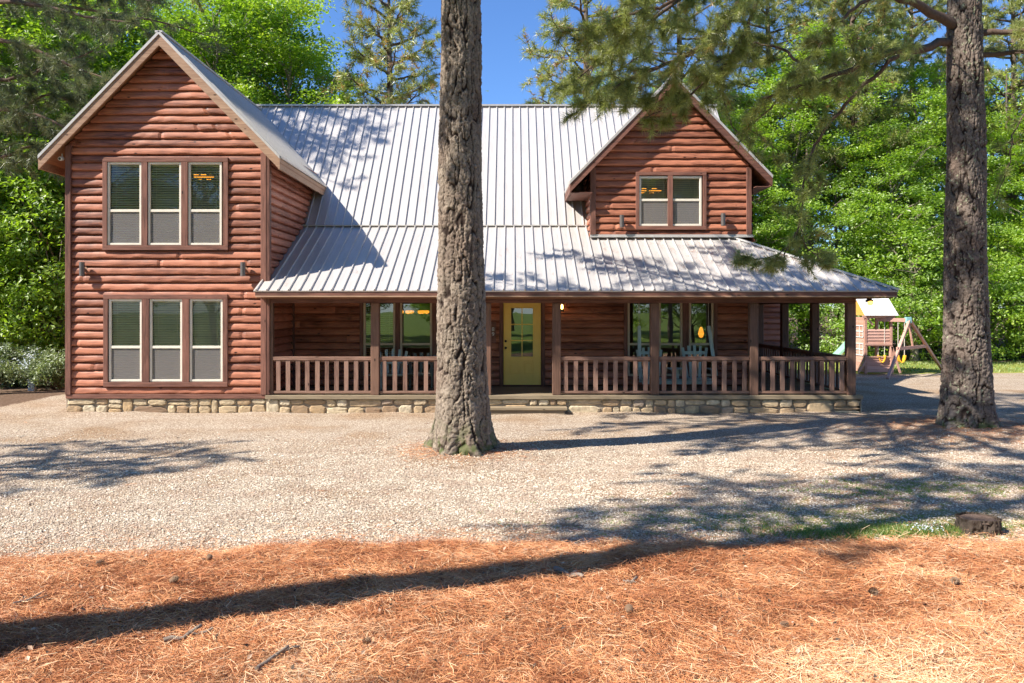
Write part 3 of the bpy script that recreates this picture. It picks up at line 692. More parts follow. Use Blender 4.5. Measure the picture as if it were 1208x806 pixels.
mb.add(np.stack([GX,GY,GZ],-1).reshape(-1,3),np.stack([i+j,i+ny+j,i+ny+j+1,i+j+1],-1).reshape(-1,4))
def groundmat():
    m=NT('gravel_and_forest_floor'); v=m.obj()
    n1=m.noise(v,.55,5,.6); n2=m.noise(v,3.1,5,.6); n3=m.noise(v,14,5,.7)
    c1=m.vor(v,38,'F1','Color'); d1=m.vor(v,38,'F1','Distance'); d2=m.vor(v,75,'F1','Distance'); c2=m.vor(v,75,'F1','Color')
    sc1=m.n('SeparateColor',i_Color=c1).outputs[0]; sc2=m.n('SeparateColor',i_Color=c2).outputs[0]
    g=m.ramp(sc1,[(0,(.21,.15,.105)),(.25,(.40,.325,.245)),(.7,(.60,.51,.40)),(1,(.78,.70,.59))])
    g2=m.ramp(sc2,[(0,(.27,.20,.14)),(.6,(.55,.46,.36)),(1,(.73,.65,.54))]); g=m.mix(.45,g,g2)
    g=m.mix(m.step(d1,.42,.65),g,(.27,.20,.145))
    g=m.mix(m.math('MULTIPLY',m.step(n1,.45,.68),.75),g,m.mix(1.0,g,(.76,.62,.48),'MULTIPLY'))
    wv=m.noise(m.obj((.12,.75,1)),1.6,4,.6); g=m.mix(m.math('MULTIPLY',m.step(wv,.42,.62),.28),g,m.mix(1.0,g,(.80,.73,.64),'MULTIPLY'))
    ws=m.math('ADD',m.attr('f_wash'),m.math('MULTIPLY',m.math('SUBTRACT',n2,.5),1.5)); ws=m.math('ADD',ws,m.math('MULTIPLY',m.math('SUBTRACT',n3,.5),1.2))
    stc=m.ramp(m.noise(m.obj((1,1,1)),22,6,.75),[(.3,(.15,.08,.045)),(.5,(.36,.21,.12)),(.7,(.55,.38,.25))])
    g=m.mix(m.math('MULTIPLY',m.step(ws,.35,.9),.8),g,stc)
    wd=m.math('ADD',m.attr('f_weed'),m.math('MULTIPLY',m.math('SUBTRACT',n2,.5),1.6))
    g=m.mix(m.math('MULTIPLY',m.step(wd,.45,.9),.7),g,m.ramp(n3,[(.3,(.14,.16,.03)),(.7,(.36,.34,.12))]))
    dm=m.math('ADD',m.attr('f_dirt'),m.math('MULTIPLY',m.math('SUBTRACT',n2,.5),.8))
    dirt=m.ramp(n3,[(.3,(.07,.045,.03)),(.55,(.17,.11,.075)),(.8,(.30,.22,.16))]); g=m.mix(m.step(dm,.4,.6),g,dirt)
    gm=m.math('ADD',m.attr('f_grass'),m.math('MULTIPLY',m.math('SUBTRACT',n2,.5),.8))
    g=m.mix(m.step(gm,.4,.6),g,m.ramp(n3,[(.25,(.12,.17,.025)),(.5,(.30,.30,.07)),(.8,(.45,.40,.15))]))
    lw=m.attr('f_lawn'); g=m.mix(lw,g,m.ramp(n2,[(.3,(.06,.12,.02)),(.5,(.13,.2,.035)),(.7,(.25,.30,.08))]))
    sm_=m.math('ADD',m.attr('f_straw'),m.math('MULTIPLY',m.math('SUBTRACT',n3,.5),.5)); g=m.mix(m.step(sm_,.42,.58),g,stc)
    hh=m.math('SUBTRACT',m.math('MULTIPLY',sc1,.5),m.math('MULTIPLY',d1,1.0)); hh=m.math('ADD',hh,m.math('MULTIPLY',d2,-.5))
    nb=m.bump(n3,.35,.03); return m.pbr(g,.9,m.bump(hh,.75,.014,nb),spec=.12)
gr=mb.build('ground',groundmat(),smooth=True); tag(gr,None,None,kind='structure')
def gattr(n,f): a=gr.data.attributes.new(n,'FLOAT','POINT'); a.data.foreach_set('value',np.asarray(f,np.float32).ravel())
X_,Y_=GX,GY
gattr('f_straw',sm(edge_y(X_)-Y_,-.10,.10)*sm(Y_,-1.5,0))
dT1=np.hypot(X_-T1[0],Y_-T1[1]); dT2=np.hypot(X_-T2[0],(Y_-T2[1])*1.0)
wash=np.maximum.reduce([.8*(1-sm(dT1,.6,1.5)),.75*(1-sm(dT2,.9,2.9)),.75*(1-sm(Y_-edge_y(X_),.0,.8)),.55*sm(X_,1.5,4)*(1-sm(Y_,10.5,13))*sm(Y_,7,8.5),.35*sm(X_,4,7)*(1-sm(Y_,15,17)),.25*sm(-X_,3,6)*sm(Y_,15.5,17)])
gattr('f_wash',wash)
gattr('f_weed',.75*np.maximum(np.exp(-(((X_-4.4)/2.6)**2+((Y_-8.8)/.8)**2)),np.exp(-(((X_-5.6)/1.7)**2+((Y_-10.5)/.7)**2)))+.35*np.exp(-(((X_-2.5)/2.5)**2+((Y_-9.4)/1.2)**2)))
forest=np.maximum(sm(Y_,33,35),np.maximum(sm(-X_,11.3,12.5)*sm(Y_,18.0,19.2),sm(np.hypot(X_*.8,Y_-14),27,31)))
gattr('f_dirt',np.where(Y_<2,0,forest)); gattr('f_grass',sm(Y_,28.6,30.0)*sm(X_,7,9)*(1-sm(Y_,35,36))); gattr('f_lawn',sm(-Y_,-1.5,.5))

# ------------------------------------------------------------------ pine straw, pebbles, litter
def pts_band(n,y0,y1,k=.68,rg=R):
    y=np.sqrt(rg.uniform(y0*y0,y1*y1,n)); x=rg.uniform(-k,k,n)*y; return x,y
N=330000
x,y=pts_band(N,4.75,8.7); d=edge_y(x)-y; keep=(d>-.04)|(R.random(N)<np.exp(d*3.2)*.16); x,y=x[keep],y[keep]; N=len(x)
def straw(name,x,y,L,W,lift,tint,label):
    N=len(x); z=hgt(x,y)
    # clumped direction field
    a=vnoise(x,y,.9)*5+vnoise(x,y,3.1)*2.2+R.normal(0,.85,N); pit=R.normal(0,.16,N)+.02
    d=np.stack([np.cos(a)*np.cos(pit),np.sin(a)*np.cos(pit),np.sin(pit)],1); L=L*R.uniform(.6,1.2,N)
    up=np.array([0,0,1.]); s=unit(np.cross(d,up)); c=np.stack([x,y,z+lift*R.random(N)**1.5+np.abs(d[:,2])*L*.5+.003],1)
    W=W*R.uniform(.7,1.3,N); b=R.normal(0,.14,N)[:,None]*s*L[:,None]-up*np.abs(R.normal(0,.05,N)*L)[:,None]
    p0=c-d*L[:,None]/2+b; p1=c; p2=c+d*L[:,None]/2+b; n2=unit(s+R.normal(0,.5,(N,3)))*W[:,None]/2
    V=np.stack([p0-n2,p0+n2,p1+n2*1.2,p1-n2*1.2,p2+n2*.5,p2-n2*.5],1).reshape(-1,3)
    F=(np.arange(N)[:,None,None]*6+np.array([[0,1,2,3],[3,2,4,5]])).reshape(-1,4)
    mb=MB(); mb.add(V,F,np.repeat(tint,2)); o=mb.build(name,M['straw']); return tag(o,label,None,kind='stuff')
tn=np.clip(.55+.28*vnoise(x,y,.8)+.15*vnoise(x,y,3)+R.normal(0,.27,N)+.03,0,1)
straw('pine_straw',x,y,.15,.0026,.035,tn,'orange brown pine needles covering the ground in front of the gravel')
# needles scattered over the gravel and round the trees
n=26000; x,y=pts_band(n,7.5,17.5); dd1=np.hypot(x-T1[0],y-T1[1]); dd2=np.hypot(x-T2[0],y-T2[1])
pk=np.maximum.reduce([np.exp(-(dd1/.85)**2),np.exp(-(dd2/1.9)**2),.16*sm(x,1,4)*(1-sm(y,11,13)),np.full(n,.015)]); k=R.random(n)<pk
k2=R.normal(0,1,(5200,2)); k2=k2[:3200]; ex=np.concatenate([x[k],T1[0]+k2[:900,0]*.5,T2[0]+k2[900:,0]*1.3]); ey=np.concatenate([y[k],T1[1]+k2[:900,1]*.42,T2[1]+k2[900:,1]*1.0])
straw('scattered_straw',ex,ey,.15,.0045,.015,np.clip(R.normal(.34,.28,len(ex)),0,1),'brown needles scattered over the gravel and round the trunks')
N=210000; x,y=pts_band(N,7.2,16.5); k=(edge_y(x)-y<.12)&(R.random(N)<(1.25-.6*sm(x,2,5)*(1-sm(y,10,11.5)))*(1-sm(y,9.5,16.2))); x,y=x[k],y[k]; N=len(x)
s=R.uniform(.006,.0155,N)*np.where(R.random(N)<.04,1.6,1); oc=np.array([[1,0,0],[-1,0,0],[0,1,0],[0,-1,0],[0,0,.62],[0,0,-.5],[.62,.62,.3],[-.62,.6,.28]])
OV=oc[:6][None]*s[:,None,None]*R.uniform(.65,1.25,(N,6,1)); a=R.uniform(0,6.3,N); ca,sa=np.cos(a)[:,None],np.sin(a)[:,None]
OV=np.stack([OV[...,0]*ca-OV[...,1]*sa,OV[...,0]*sa+OV[...,1]*ca,OV[...,2]],-1)+np.stack([x,y,hgt(x,y)+s*.3],1)[:,None]
OF=np.array([[0,2,4],[2,1,4],[1,3,4],[3,0,4],[2,0,5],[1,2,5],[3,1,5],[0,3,5]])
mb=MB(); mb.add(OV.reshape(-1,3),(np.arange(N)[:,None,None]*6+OF).reshape(-1,3),np.repeat(np.clip(R.normal(.55,.24,N),0,1),8))
tag(mb.build('gravel',M['pebble']),'pale beige gravel stones of the driveway',None,kind='stuff')
# dry leaves
n=420; x,y=pts_band(n,5,10.5); k=R.random(n)<np.where(edge_y(x)>y,.75,.35); x,y=x[k],y[k]; n=len(x)
mb=MB(); leaves(mb,np.stack([x,y,hgt(x,y)+.045*(edge_y(x)>y)+.012],1),unit(R.normal(0,.45,(n,3))+[0,0,1]),R.uniform(.02,.055,n),R.random(n))
tag(mb.build('fallen_leaves',M['dryleaf']),'pale dry leaves lying on the straw and gravel',None,kind='stuff')
n=900; x,y=pts_band(n,4.9,8.4); k=edge_y(x)>y; x,y=x[k],y[k]; n=len(x)
mb=MB(); leaves(mb,np.stack([x,y,hgt(x,y)+.035+R.uniform(0,.012,n)],1),unit(R.normal(0,.5,(n,3))+[0,0,1]),R.uniform(.015,.045,n),R.random(n))
tag(mb.build('bark_debris',M['bark_dead_shaded']),'small dark flakes of bark among the pine needles',None,kind='stuff')
# needles lodged on the roofs
def roof_litter():
    n=300; x=np.concatenate([R.normal(5.0,1.4,n*3//4),R.uniform(-5,7.5,n//4)]); x=x[(x>-5)&(x<7.4)]; n=len(x); y=17.75+2.5*R.random(n)**.8; y=np.minimum(y,17.66+np.minimum(3.2,8.1-x)); k=(y<20.25)&(y>17.7); x,y=x[k],y[k]; n=len(x)
    sl=(4.37-2.66)/(21.2-17.66); z=2.66+sl*(y-17.66)+.012; nn=R.integers(3,8,n); X=np.repeat(x,nn)+R.normal(0,.03,nn.sum()); Y=np.repeat(y,nn)+R.normal(0,.06,nn.sum()); Z=2.66+sl*(Y-17.66)+R.uniform(.006,.02,len(X))
    a=R.normal(1.57,.7,len(X)); d=unit(np.stack([np.cos(a),np.sin(a),np.sin(a)*sl],1)); mb=MB(); blades(mb,np.stack([X,Y,Z],1),d,.12,.004,np.clip(R.normal(.15,.15,len(X)),0,1),side=np.tile([0,-sl,1.],(len(X),1)))
    k=(Y>17.68); tag(mb.build('roof_debris',M['straw']),'dry brown needles lodged between the ribs of the porch roof',None,kind='stuff')
roof_litter()
# pine cones
def cone():
    mb=MB(); n=9
    for ring in range(8):
        z=-.035+ring*.0095; r=.021*math.sin(math.pi*(ring+1.2)/9.6)**.8
        for q in range(n):
            a=2*math.pi*(q+.5*(ring%2))/n; c=np.array([r*math.cos(a),r*math.sin(a),z]); o=np.array([math.cos(a),math.sin(a),.35]); tt=np.array([-math.sin(a),math.cos(a),0])
            mb.add([c-tt*.004,c+tt*.004,c+o*.014+tt*.006,c+o*.014-tt*.006,c+o*.010+[0,0,.005]],[[0,1,2,3]],.5); mb.add([c-tt*.004,c+tt*.004,c+o*.010+[0,0,.006]],[[0,2,1]],.4)
    tube(mb,[(0,0,-.04),(0,0,.0),(0,0,.045)],[.006,.012,.002],6); return mb
proto=None
cones=[(118,672),(247,668),(205,696),(433,765),(742,728),(1127,688),(925,742),(1030,700),(641,681)]
for i,(cx_,cy_) in enumerate(cones):
    D=CAMZ*980/(cy_-363); D*=1-.03; x=(cx_-604)*D/980; z=float(hgt(x,D))
    if proto is None: o=proto=cone().build('pine_cone',M['cone'])
    else: o=proto.copy(); COL.objects.link(o)
    o.location=(x,D,z+.06); o.rotation_euler=(1.4+R.normal()*.25,R.normal()*.3,R.uniform(0,6)); k=R.uniform(.7,1.0); o.scale=(k,k,k)
    tag(o,'small brown pine cone lying on the orange pine straw','pine cone','pine cones lying on the straw')
def stick(pts,r,label):
    P=[]; 
    for (px,py) in pts:
        D=CAMZ*980/(py-363)*.975; x=(px-604)*D/980; P.append((x,D,float(hgt(x,D))+.045))
    mb=MB(); P=np.array(P); q=np.linspace(0,len(P)-1,9); Q=np.stack([np.interp(q,np.arange(len(P)),P[:,k]) for k in range(3)],1)+R.normal(0,.006,(9,3)); tube(mb,Q,np.linspace(r,r*.5,9),7)
    beam(mb,Q[4],Q[4]+np.array([.06,.05,.03]),r,r); o=mb.build('stick',M['stick'],None,True); tag(o,label,'stick')
stick([(195,770),(225,766),(250,761)],.017,'pale broken stick in the trunk shadow on the straw')
stick([(300,803),(318,792),(335,785),(352,779)],.014,'dark crooked stick on the sunlit straw below the trunk shadow')
stick([(15,727),(35,721),(55,716)],.008,'thin dark twig on the straw above the trunk shadow')
stick([(655,676),(672,680),(690,683)],.03,'short thick rotten stick of bark lying inside the trunk shadow')
stick([(735,689),(752,690)],.014,'short pale stick just below the edge of the trunk shadow')
stick([(660,618),(688,619)],.012,'short brown stick lying alone on the open gravel')

# ------------------------------------------------------------------ trunks with furrowed bark
def trunk(name,pos,px,seed,H,zhi,parent,mat,lean=(0,0),nt=190,dz=.0135,scale=1.,depth=.044,flare=(.2,.5),flz=.30):
    """px: list of (z, radius)"""
    rg=np.random.default_rng(seed)
    z=np.concatenate([np.arange(-.12,zhi,dz),np.arange(zhi,H,.12)]); zz,rr=zip(*px); r=np.interp(z,zz,rr)
    th=math.pi/2+np.arange(nt)*2*math.pi/nt
    Z,T=np.meshgrid(z,th,indexing='ij'); Rr=np.repeat(r[:,None],nt,1)
    lob=sum(a*np.cos(k*T+p) for k,a,p in((3,.5,rg.uniform(0,6)),(5,.6,rg.uniform(0,6)),(8,.35,rg.uniform(0,6)),(2,.3,rg.uniform(0,6))))
    fl=np.exp(-np.maximum(Z,0)/flz); Rr=Rr*(1+fl*(flare[0]+flare[1]*np.maximum(lob,-.4)*.6))+.012*np.cos(3*T+Z*1.1+seed)+.008*np.cos(5*T-Z*2.)
    # cellular plates in (arc, height)
    ra=r.mean(); nc=int(2*math.pi*ra/(.060*scale)); ch=.10*scale
    k1=1/(.062*scale); A=T*ra; W1=.022*vnoise(A*9,Z*5+3,1.)+.012*vnoise(A*30+5,Z*17,1.)+.007*vnoise(A*70+5,Z*45,1.)
    n1=vnoise((A+W1)*k1,Z*k1*.17+W1*3+seed*3,1.); n2=vnoise((A-W1)*k1*1.5+31,Z*k1*.24-W1*3+seed,1.)
    fur=np.minimum(sm(np.abs(n1),.0,.26),sm(np.abs(n2),.0,.20)*.6+.4)
    wob=.5*vnoise(T*6,Z*6+40,1.)+.3*vnoise(T*15+7,Z*13,1.)
    U=T/(2*math.pi)*nc+wob; Wv=Z/ch+.5*vnoise(T*9,Z*9+11,1.)
    iu=np.floor(U).astype(int); iw=np.floor(Wv).astype(int); J=rg.random((nc,512,3))
    F1=np.full(U.shape,9.); F2=np.full(U.shape,9.); ID=np.zeros(U.shape)
    for du in(-1,0,1):
        for dw in(-1,0,1):
            a=(iu+du)%nc; b=(iw+dw)%512; jx=J[a,b,0]; jy=J[a,b,1]
            d=np.hypot(iu+du+jx-U,(iw+dw+jy-Wv)*1.15); new=d<F1
            F2=np.where(new,F1,np.minimum(F2,d)); ID=np.where(new,J[a,b,2],ID); F1=np.where(new,d,F1)
    e=F2-F1; cr=sm(e,.0,.14); fl_=.55*vnoise(A*38,Z*30,1.)+.45*vnoise(A*80,Z*60+9,1.)
    h=depth*(fur**.7*(.35+.65*(.4+.6*cr)*(.55+.45*ID))+.26*fl_-.6)
    fade=np.where(Z>zhi,.3,1.); Rr=Rr+h*fade
    lx=np.interp(z,[0,H],[0,lean[0]])[:,None]; ly=np.interp(z,[0,H],[0,lean[1]])[:,None]
    V=np.stack([Rr*np.cos(T)+lx,Rr*np.sin(T)+ly,Z],-1).reshape(-1,3)
    i=np.arange(len(z)-1)[:,None]*nt; j=np.arange(nt)[None]; k=(j+1)%nt
    mb=MB(); mb.add(V,np.stack([i+j,i+k,i+nt+k,i+nt+j],-1).reshape(-1,4))
    o=mb.build(name,M[mat],parent,True)
    a=o.data.attributes.new('furrow','FLOAT','POINT'); a.data.foreach_set('value',np.clip(sm(fur,.05,.75)*(.45+.55*cr)*(.65+.35*ID+.25*fl_),0,1).ravel().astype(np.float32))
    return o
# ------------------------------------------------------------------ needles and branches
class Pine:
    def __init__(s,seed): s.w=MB(); s.rg=np.random.default_rng(seed); s.tc=[]; s.ta=[]
    def twig(s,p,d,L,r,droop=.0,tufts=4,start=.3,seg=4,n=4):
        rg=s.rg; P=[np.array(p,float)]; d=np.array(d,float)
        for k in range(seg):
            d=d+rg.normal(0,.16,3)+np.array([0,0,-droop/seg]); d/=np.linalg.norm(d); P.append(P[-1]+d*L/seg)
        P=np.array(P); tube(s.w,P,np.linspace(r,r*.35,len(P)),n,cap=False)
        for f in np.linspace(start,1,max(tufts,1)):
            q=f*(len(P)-1); i=min(int(q),len(P)-2); s.tc.append(P[i]+(P[i+1]-P[i])*(q-i)); s.ta.append(P[i+1]-P[i])
        return P
    def limb(s,pts,r0,r1,nsub,sub=(.5,1.2),droop=.3,start=.25,tuft=4,flat=.35,sub2=3,seg=None,n=8):
        rg=s.rg; P=np.array(pts,float); m=len(P)
        q=np.linspace(0,m-1,(m-1)*4+1)
        Q=np.stack([np.interp(q,np.arange(m),P[:,k]) for k in range(3)],1); Q[1:-1]=(Q[:-2]+Q[1:-1]*2+Q[2:])/4; Q[1:-1]+=rg.normal(0,.018,(len(Q)-2,3))
        tube(s.w,Q,np.linspace(r0,r1,len(Q)),n)
        L=np.linalg.norm(Q[-1]-Q[0])
        for k in range(nsub):
            f=start+(1-start)*(k+rg.random()*.8)/nsub; u=f*(len(Q)-1); i=min(int(u),len(Q)-2); p=Q[i]+(Q[i+1]-Q[i])*(u-i); d=unit(Q[i+1]-Q[i])
            side=np.cross(d,[0,0,1.]); side=unit(side)*(1 if k%2 else -1); up=np.array([0,0,1.])
            dd=unit(d*rg.uniform(.3,.9)+side*rg.uniform(.4,1.)+up*rg.normal(0,flat)); ln=rg.uniform(*sub)*(1.15-.5*f)
            T_=s.twig(p,dd,ln,max(r1*.75,.006),droop,tuft,.5)
            for e in range(sub2):
                j=rg.integers(1,len(T_)-1) if len(T_)>2 else 1; d2=unit(unit(T_[j]-T_[j-1])+rg.normal(0,.65,3)); s.twig(T_[j],d2,ln*rg.uniform(.3,.6),.005,droop,max(2,tuft-1),.4,3,3)
        return Q
    def build(s,parent,nn=26,L=.17,W=.0065,spread=.75,mat='needle',wood='twig',wname='branch',name='foliage',tint=(.5,.17)):
        rg=s.rg; c=np.array(s.tc); a=unit(np.array(s.ta)); n=len(c); C=np.repeat(c,nn,0); A=np.repeat(a,nn,0)
        D=unit(A*.45+unit(rg.normal(size=(n*nn,3)))*spread); C=C-A*rg.uniform(0,.08,(n*nn,1))
        mb=MB(); tt=np.repeat(np.clip(rg.normal(tint[0],tint[1],n),0,1),nn)+rg.normal(0,.06,n*nn)
        tt=np.where(np.repeat(rg.random(n)<.035,nn),.97,np.clip(tt,0,.86)); blades(mb,C,D,L*rg.uniform(.75,1.15,n*nn),W,tt)
        s.w.build(wname,M[wood],parent,True); return mb.build(name,M[mat],parent)
def PT(px,py,D): return ((px-604)*D/980,D,CAMZ-(py-363)*D/980)

# big pine in front of the door
t1=empty('pine_tree','big pine with pale furrowed trunk and mossy foot standing before the porch steps','tree',(T1[0],T1[1],0))
trunk('trunk',T1,[(0,.455),(.5,.42),(1.2,.39),(3.2,.35),(7.5,.30),(16,.16)],5,16,7.6,t1,'bark1',(-.06,0))
p=Pine(51)
for k in range(34):
    a=k*2.4+.5; z=8.2+7.6*k/34; L=(5.0-2.8*k/34)*p.rg.uniform(.8,1.1); d=np.array([math.cos(a),math.sin(a),0]); st=np.array([-.04,0,z])
    p.limb([st,st+d*L*.35+[0,0,.35],st+d*L*.7+[0,0,.5],st+d*L+[0,0,.35]],.07,.012,10,(.6,1.4),.2,.3,4,sub2=2,n=6)
for a,z,L in((2.7,8.4,5.6),(3.3,8.9,6.2),(3.8,8.5,5.8),(4.3,9.0,5.4),(4.8,8.6,4.6),(3.0,9.8,6.0),(3.6,10.4,6.0),(2.3,9.2,5.0),(4.1,10.2,5.2)):
    d=np.array([math.cos(a),math.sin(a),0]); st=np.array([-.04,0,z])
    p.limb([st,st+d*L*.35+[0,0,.35],st+d*L*.7+[0,0,.5],st+d*L+[0,0,.35]],.075,.014,17,(.6,1.5),.2,.3,5,sub2=3,n=6)
p.build(t1,16,.24,.016)
# second pine at the end of the porch
t2=empty('pine_tree','big lichen spotted pine beyond the end of the porch with limbs over the dormer','tree',(T2[0],T2[1],.1))
trunk('trunk',T2,[(0,.475),(.5,.425),(1.5,.375),(3.,.345),(6.,.30),(15,.14)],8,15,7.8,t2,'bark2',(-.08,0),scale=.85,flare=(.14,.42),dz=.014)
p=Pine(52); b0=np.array([T2[0],T2[1],.1]); L_=lambda l:[np.array(q)-b0 for q in l]
D0=T2[1]
p.limb(L_([PT(1136,34,D0),PT(1085,8,D0-.3),PT(1040,-8,D0-.7),PT(960,-40,D0-1.)]),.10,.03,6,(.6,1.2),.3,.4)
p.limb(L_([PT(1030,-4,D0-.7),PT(1003,12,D0-.9),PT(978,38,D0-1.0),PT(962,62,D0-1.1),PT(940,82,D0-1.2)]),.035,.012,8,(.4,.9),.4,.4,5)
p.limb(L_([PT(1130,44,D0),PT(1085,58,D0-.2),PT(1050,62,D0-.4),PT(1005,82,D0-.5),PT(960,96,D0-.6),PT(900,116,D0-.8)]),.085,.015,20,(.5,1.1),.35,.35,5)
p.limb(L_([PT(1060,66,D0-.4),PT(1020,100,D0-.3),PT(990,132,D0-.1),PT(960,172,D0),PT(948,215,D0),PT(944,262,D0),PT(925,300,D0)]),.04,.012,12,(.35,.8),.5,.35,4)
p.limb(L_([PT(944,262,D0),PT(948,290,D0),PT(972,312,D0-.1)]),.014,.008,8,(.3,.7),.4,.1,4,sub2=2)
p.limb(L_([PT(935,292,D0),PT(905,305,D0+.1),PT(872,306,D0+.2)]),.012,.008,9,(.3,.6),.3,.1,4,sub2=2)
# long limbs coming in high over the dormer
p.limb(L_([PT(1128,-60,D0),PT(1040,-85,D0-.4),PT(930,-60,D0-.8),PT(880,-10,D0-1.0),PT(845,45,D0-1.1),PT(800,70,D0-1.2),PT(745,92,D0-1.3),PT(700,120,D0-1.4)]),.09,.012,34,(.5,1.25),.4,.3,5,flat=.45)
p.limb(L_([PT(1000,-80,D0-.5),PT(900,-70,D0),PT(830,-25,D0+.2),PT(775,20,D0+.3),PT(725,58,D0+.3),PT(680,95,D0+.3)]),.06,.012,26,(.5,1.2),.35,.35,5,flat=.45)
p.limb(L_([PT(960,-60,D0-1),PT(850,-40,D0-1.5),PT(790,5,D0-1.6),PT(735,20,D0-1.6),PT(690,35,D0-1.6)]),.05,.012,20,(.5,1.1),.4,.35,5,flat=.45)
p.limb(L_([PT(900,-20,D0-.8),PT(880,40,D0-.7),PT(850,85,D0-.6),PT(800,120,D0-.6),PT(760,140,D0-.6)]),.035,.01,18,(.4,1.),.4,.2,5,flat=.45)
p.limb(L_([PT(960,96,D0-.6),PT(930,60,D0-.2),PT(890,50,D0),PT(850,70,D0+.1),PT(820,95,D0+.1)]),.03,.01,16,(.4,1.),.35,.2,5,flat=.45)
p.limb(L_([PT(860,55,D0),PT(850,110,D0),PT(862,150,D0-.1),PT(896,190,D0-.2)]),.022,.006,5,(.3,.6),.4,.3,3,sub2=1)
p.limb(L_([PT(930,105,D0-.6),PT(900,135,D0-.4),PT(880,150,D0-.3),PT(930,190,D0-.2)]),.02,.006,6,(.3,.6),.4,.3,3,sub2=1)
# limbs to the other side
p.limb(L_([PT(1140,40,D0),PT(1180,38,D0-.2),PT(1230,36,D0-.5),PT(1300,20,D0-1)]),.07,.015,12,(.5,1.),.3,.3)
p.limb(L_([PT(1140,64,D0),PT(1180,64,D0+.2),PT(1230,58,D0+.3),PT(1300,50,D0+.2)]),.06,.015,12,(.5,1.),.3,.3)
p.limb(L_([PT(1250,60,D0),PT(1215,120,D0),PT(1195,160,D0),PT(1190,200,D0),PT(1170,245,D0)]),.02,.006,5,(.3,.6),.4,.4,2,sub2=1)
for k in range(16):
    a=k*2.4; z=8.6+6*k/16; L=(4.3-2.4*k/16)*p.rg.uniform(.8,1.1); d=np.array([math.cos(a),math.sin(a),0]); st=np.array([-.05,0,z])
    p.limb([st,st+d*L*.35+[0,0,.3],st+d*L*.7+[0,0,.4],st+d*L+[0,0,.2]],.07,.012,9,(.6,1.3),.25,.3,4,sub2=2,n=6)
p.build(t2,32,.185,.0085,tint=(.52,.18))
# pine at the left of the house: its branches fill the upper corner and shade the main roof
def offpine(pos,H,zb,Lmax,seed,label,nl=26,r=.3,extra=(),fold=False,nn=20,nl_=.22,nw=.012,mat='bark'):
    t=empty('pine_tree',label,'tree',(pos[0],pos[1],0)); mb=MB(); tube(mb,[(0,0,-.1),(0,0,.4),(0.05,0,H*.5),(0,0.05,H)],[r*1.25,r,r*.75,.05],18); mb.build('trunk',M[mat],t,True)
    p=Pine(seed)
    for k in range(nl):
        f=k/nl; a=k*2.4+seed; z=zb+(H-zb)*f; L=Lmax*(1-.65*f)*p.rg.uniform(.7,1.1)*((.45 if f<.25 else 1) if fold else 1); d=np.array([math.cos(a),abs(math.sin(a))*1.1 if fold else math.sin(a),0]); st=np.array([0,0,z])
        p.limb([st,st+d*L*.35+[0,0,.2],st+d*L*.7+[0,0,.2],st+d*L+[0,0,.0]],.06,.012,int(5+L*1.6),(.5,1.2),.25,.25,4,sub2=2,n=6)
    for pts in extra: p.limb([np.array(q)-[pos[0],pos[1],0] for q in pts],.07,.014,18,(.5,1.2),.35,.2,5,sub2=3)
    p.build(t,nn,nl_,nw,mat='needle_shaded'); return t
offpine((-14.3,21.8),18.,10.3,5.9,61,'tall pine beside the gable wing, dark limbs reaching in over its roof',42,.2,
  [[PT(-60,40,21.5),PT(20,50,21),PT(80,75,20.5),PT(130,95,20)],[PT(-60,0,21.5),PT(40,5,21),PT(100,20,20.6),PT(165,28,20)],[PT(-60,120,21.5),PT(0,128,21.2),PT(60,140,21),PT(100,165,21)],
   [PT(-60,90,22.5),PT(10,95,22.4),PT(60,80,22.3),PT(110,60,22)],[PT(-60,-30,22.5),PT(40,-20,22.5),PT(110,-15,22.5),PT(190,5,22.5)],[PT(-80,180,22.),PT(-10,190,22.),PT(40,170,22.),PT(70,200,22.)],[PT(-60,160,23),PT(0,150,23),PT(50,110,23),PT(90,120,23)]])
offpine((-8.0,3.40),18.,9.6,3.8,62,'pine outside the picture whose long trunk shadow crosses the straw',30,.35,fold=True)
offpine((-15.0,8.6),10.6,7.2,3.2,63,'small pine outside the picture shading the gravel beside the gable wing',14,.16)
offpine((-6.6,14.3),15.5,12.2,3.2,64,'pine outside the picture whose crown mottles the porch roof',12,.2) if False else None
# stump, weeds, flowers
s=empty('tree_stump','low weathered tree stump, coloured dark as in shade, at the edge of the pine straw','stump',(STUMP[0],STUMP[1],0))
o=trunk('stump_wood',STUMP,[(0,.20),(.3,.19)],77,.19,.19,s,'bark_dead_shaded',flare=(.05,.12),scale=.7,depth=.03,dz=.012,nt=120,flz=.1)
mb=MB(); lathe(mb,(0,0,.16),[(.19,-.01),(.15,.012),(.08,.004),(0,.0)],24); mb.build('cut_face',M['twig'],s)
def tufts(name,label,n,cx,cy,sx,sy,L,W,cl=14,spread=.5):
    c=np.stack([R.normal(cx,sx,n),R.normal(cy,sy,n)],1); c=np.repeat(c,cl,0)+R.normal(0,.02,(n*cl,2)); z=hgt(c[:,0],c[:,1])
    d=unit(np.concatenate([R.normal(0,spread,(n*cl,2)),np.ones((n*cl,1))],1)); mb=MB(); blades(mb,np.column_stack([c,z]),d,L*R.uniform(.5,1.2,n*cl),W,R.random(n*cl)); return mb
mb=tufts('grass','',420,3.75,8.42,.55,.13,.07,.008); m2=tufts('g','',260,4.9,10.3,.9,.35,.035,.007); m3=tufts('g','',380,2.6,8.9,1.1,.4,.03,.006)
for q in(m2,m3): mb.add(np.concatenate(q.V),np.concatenate(q.F),np.concatenate(q.T))
tag(mb.build('grass',M['grass']),'low bright green weeds at the edge of the straw',None,kind='stuff')
s=empty('flower_clump','pale blue flower clump in the green weeds against the stump','flowers',(4.15,8.3,.02)); n=70
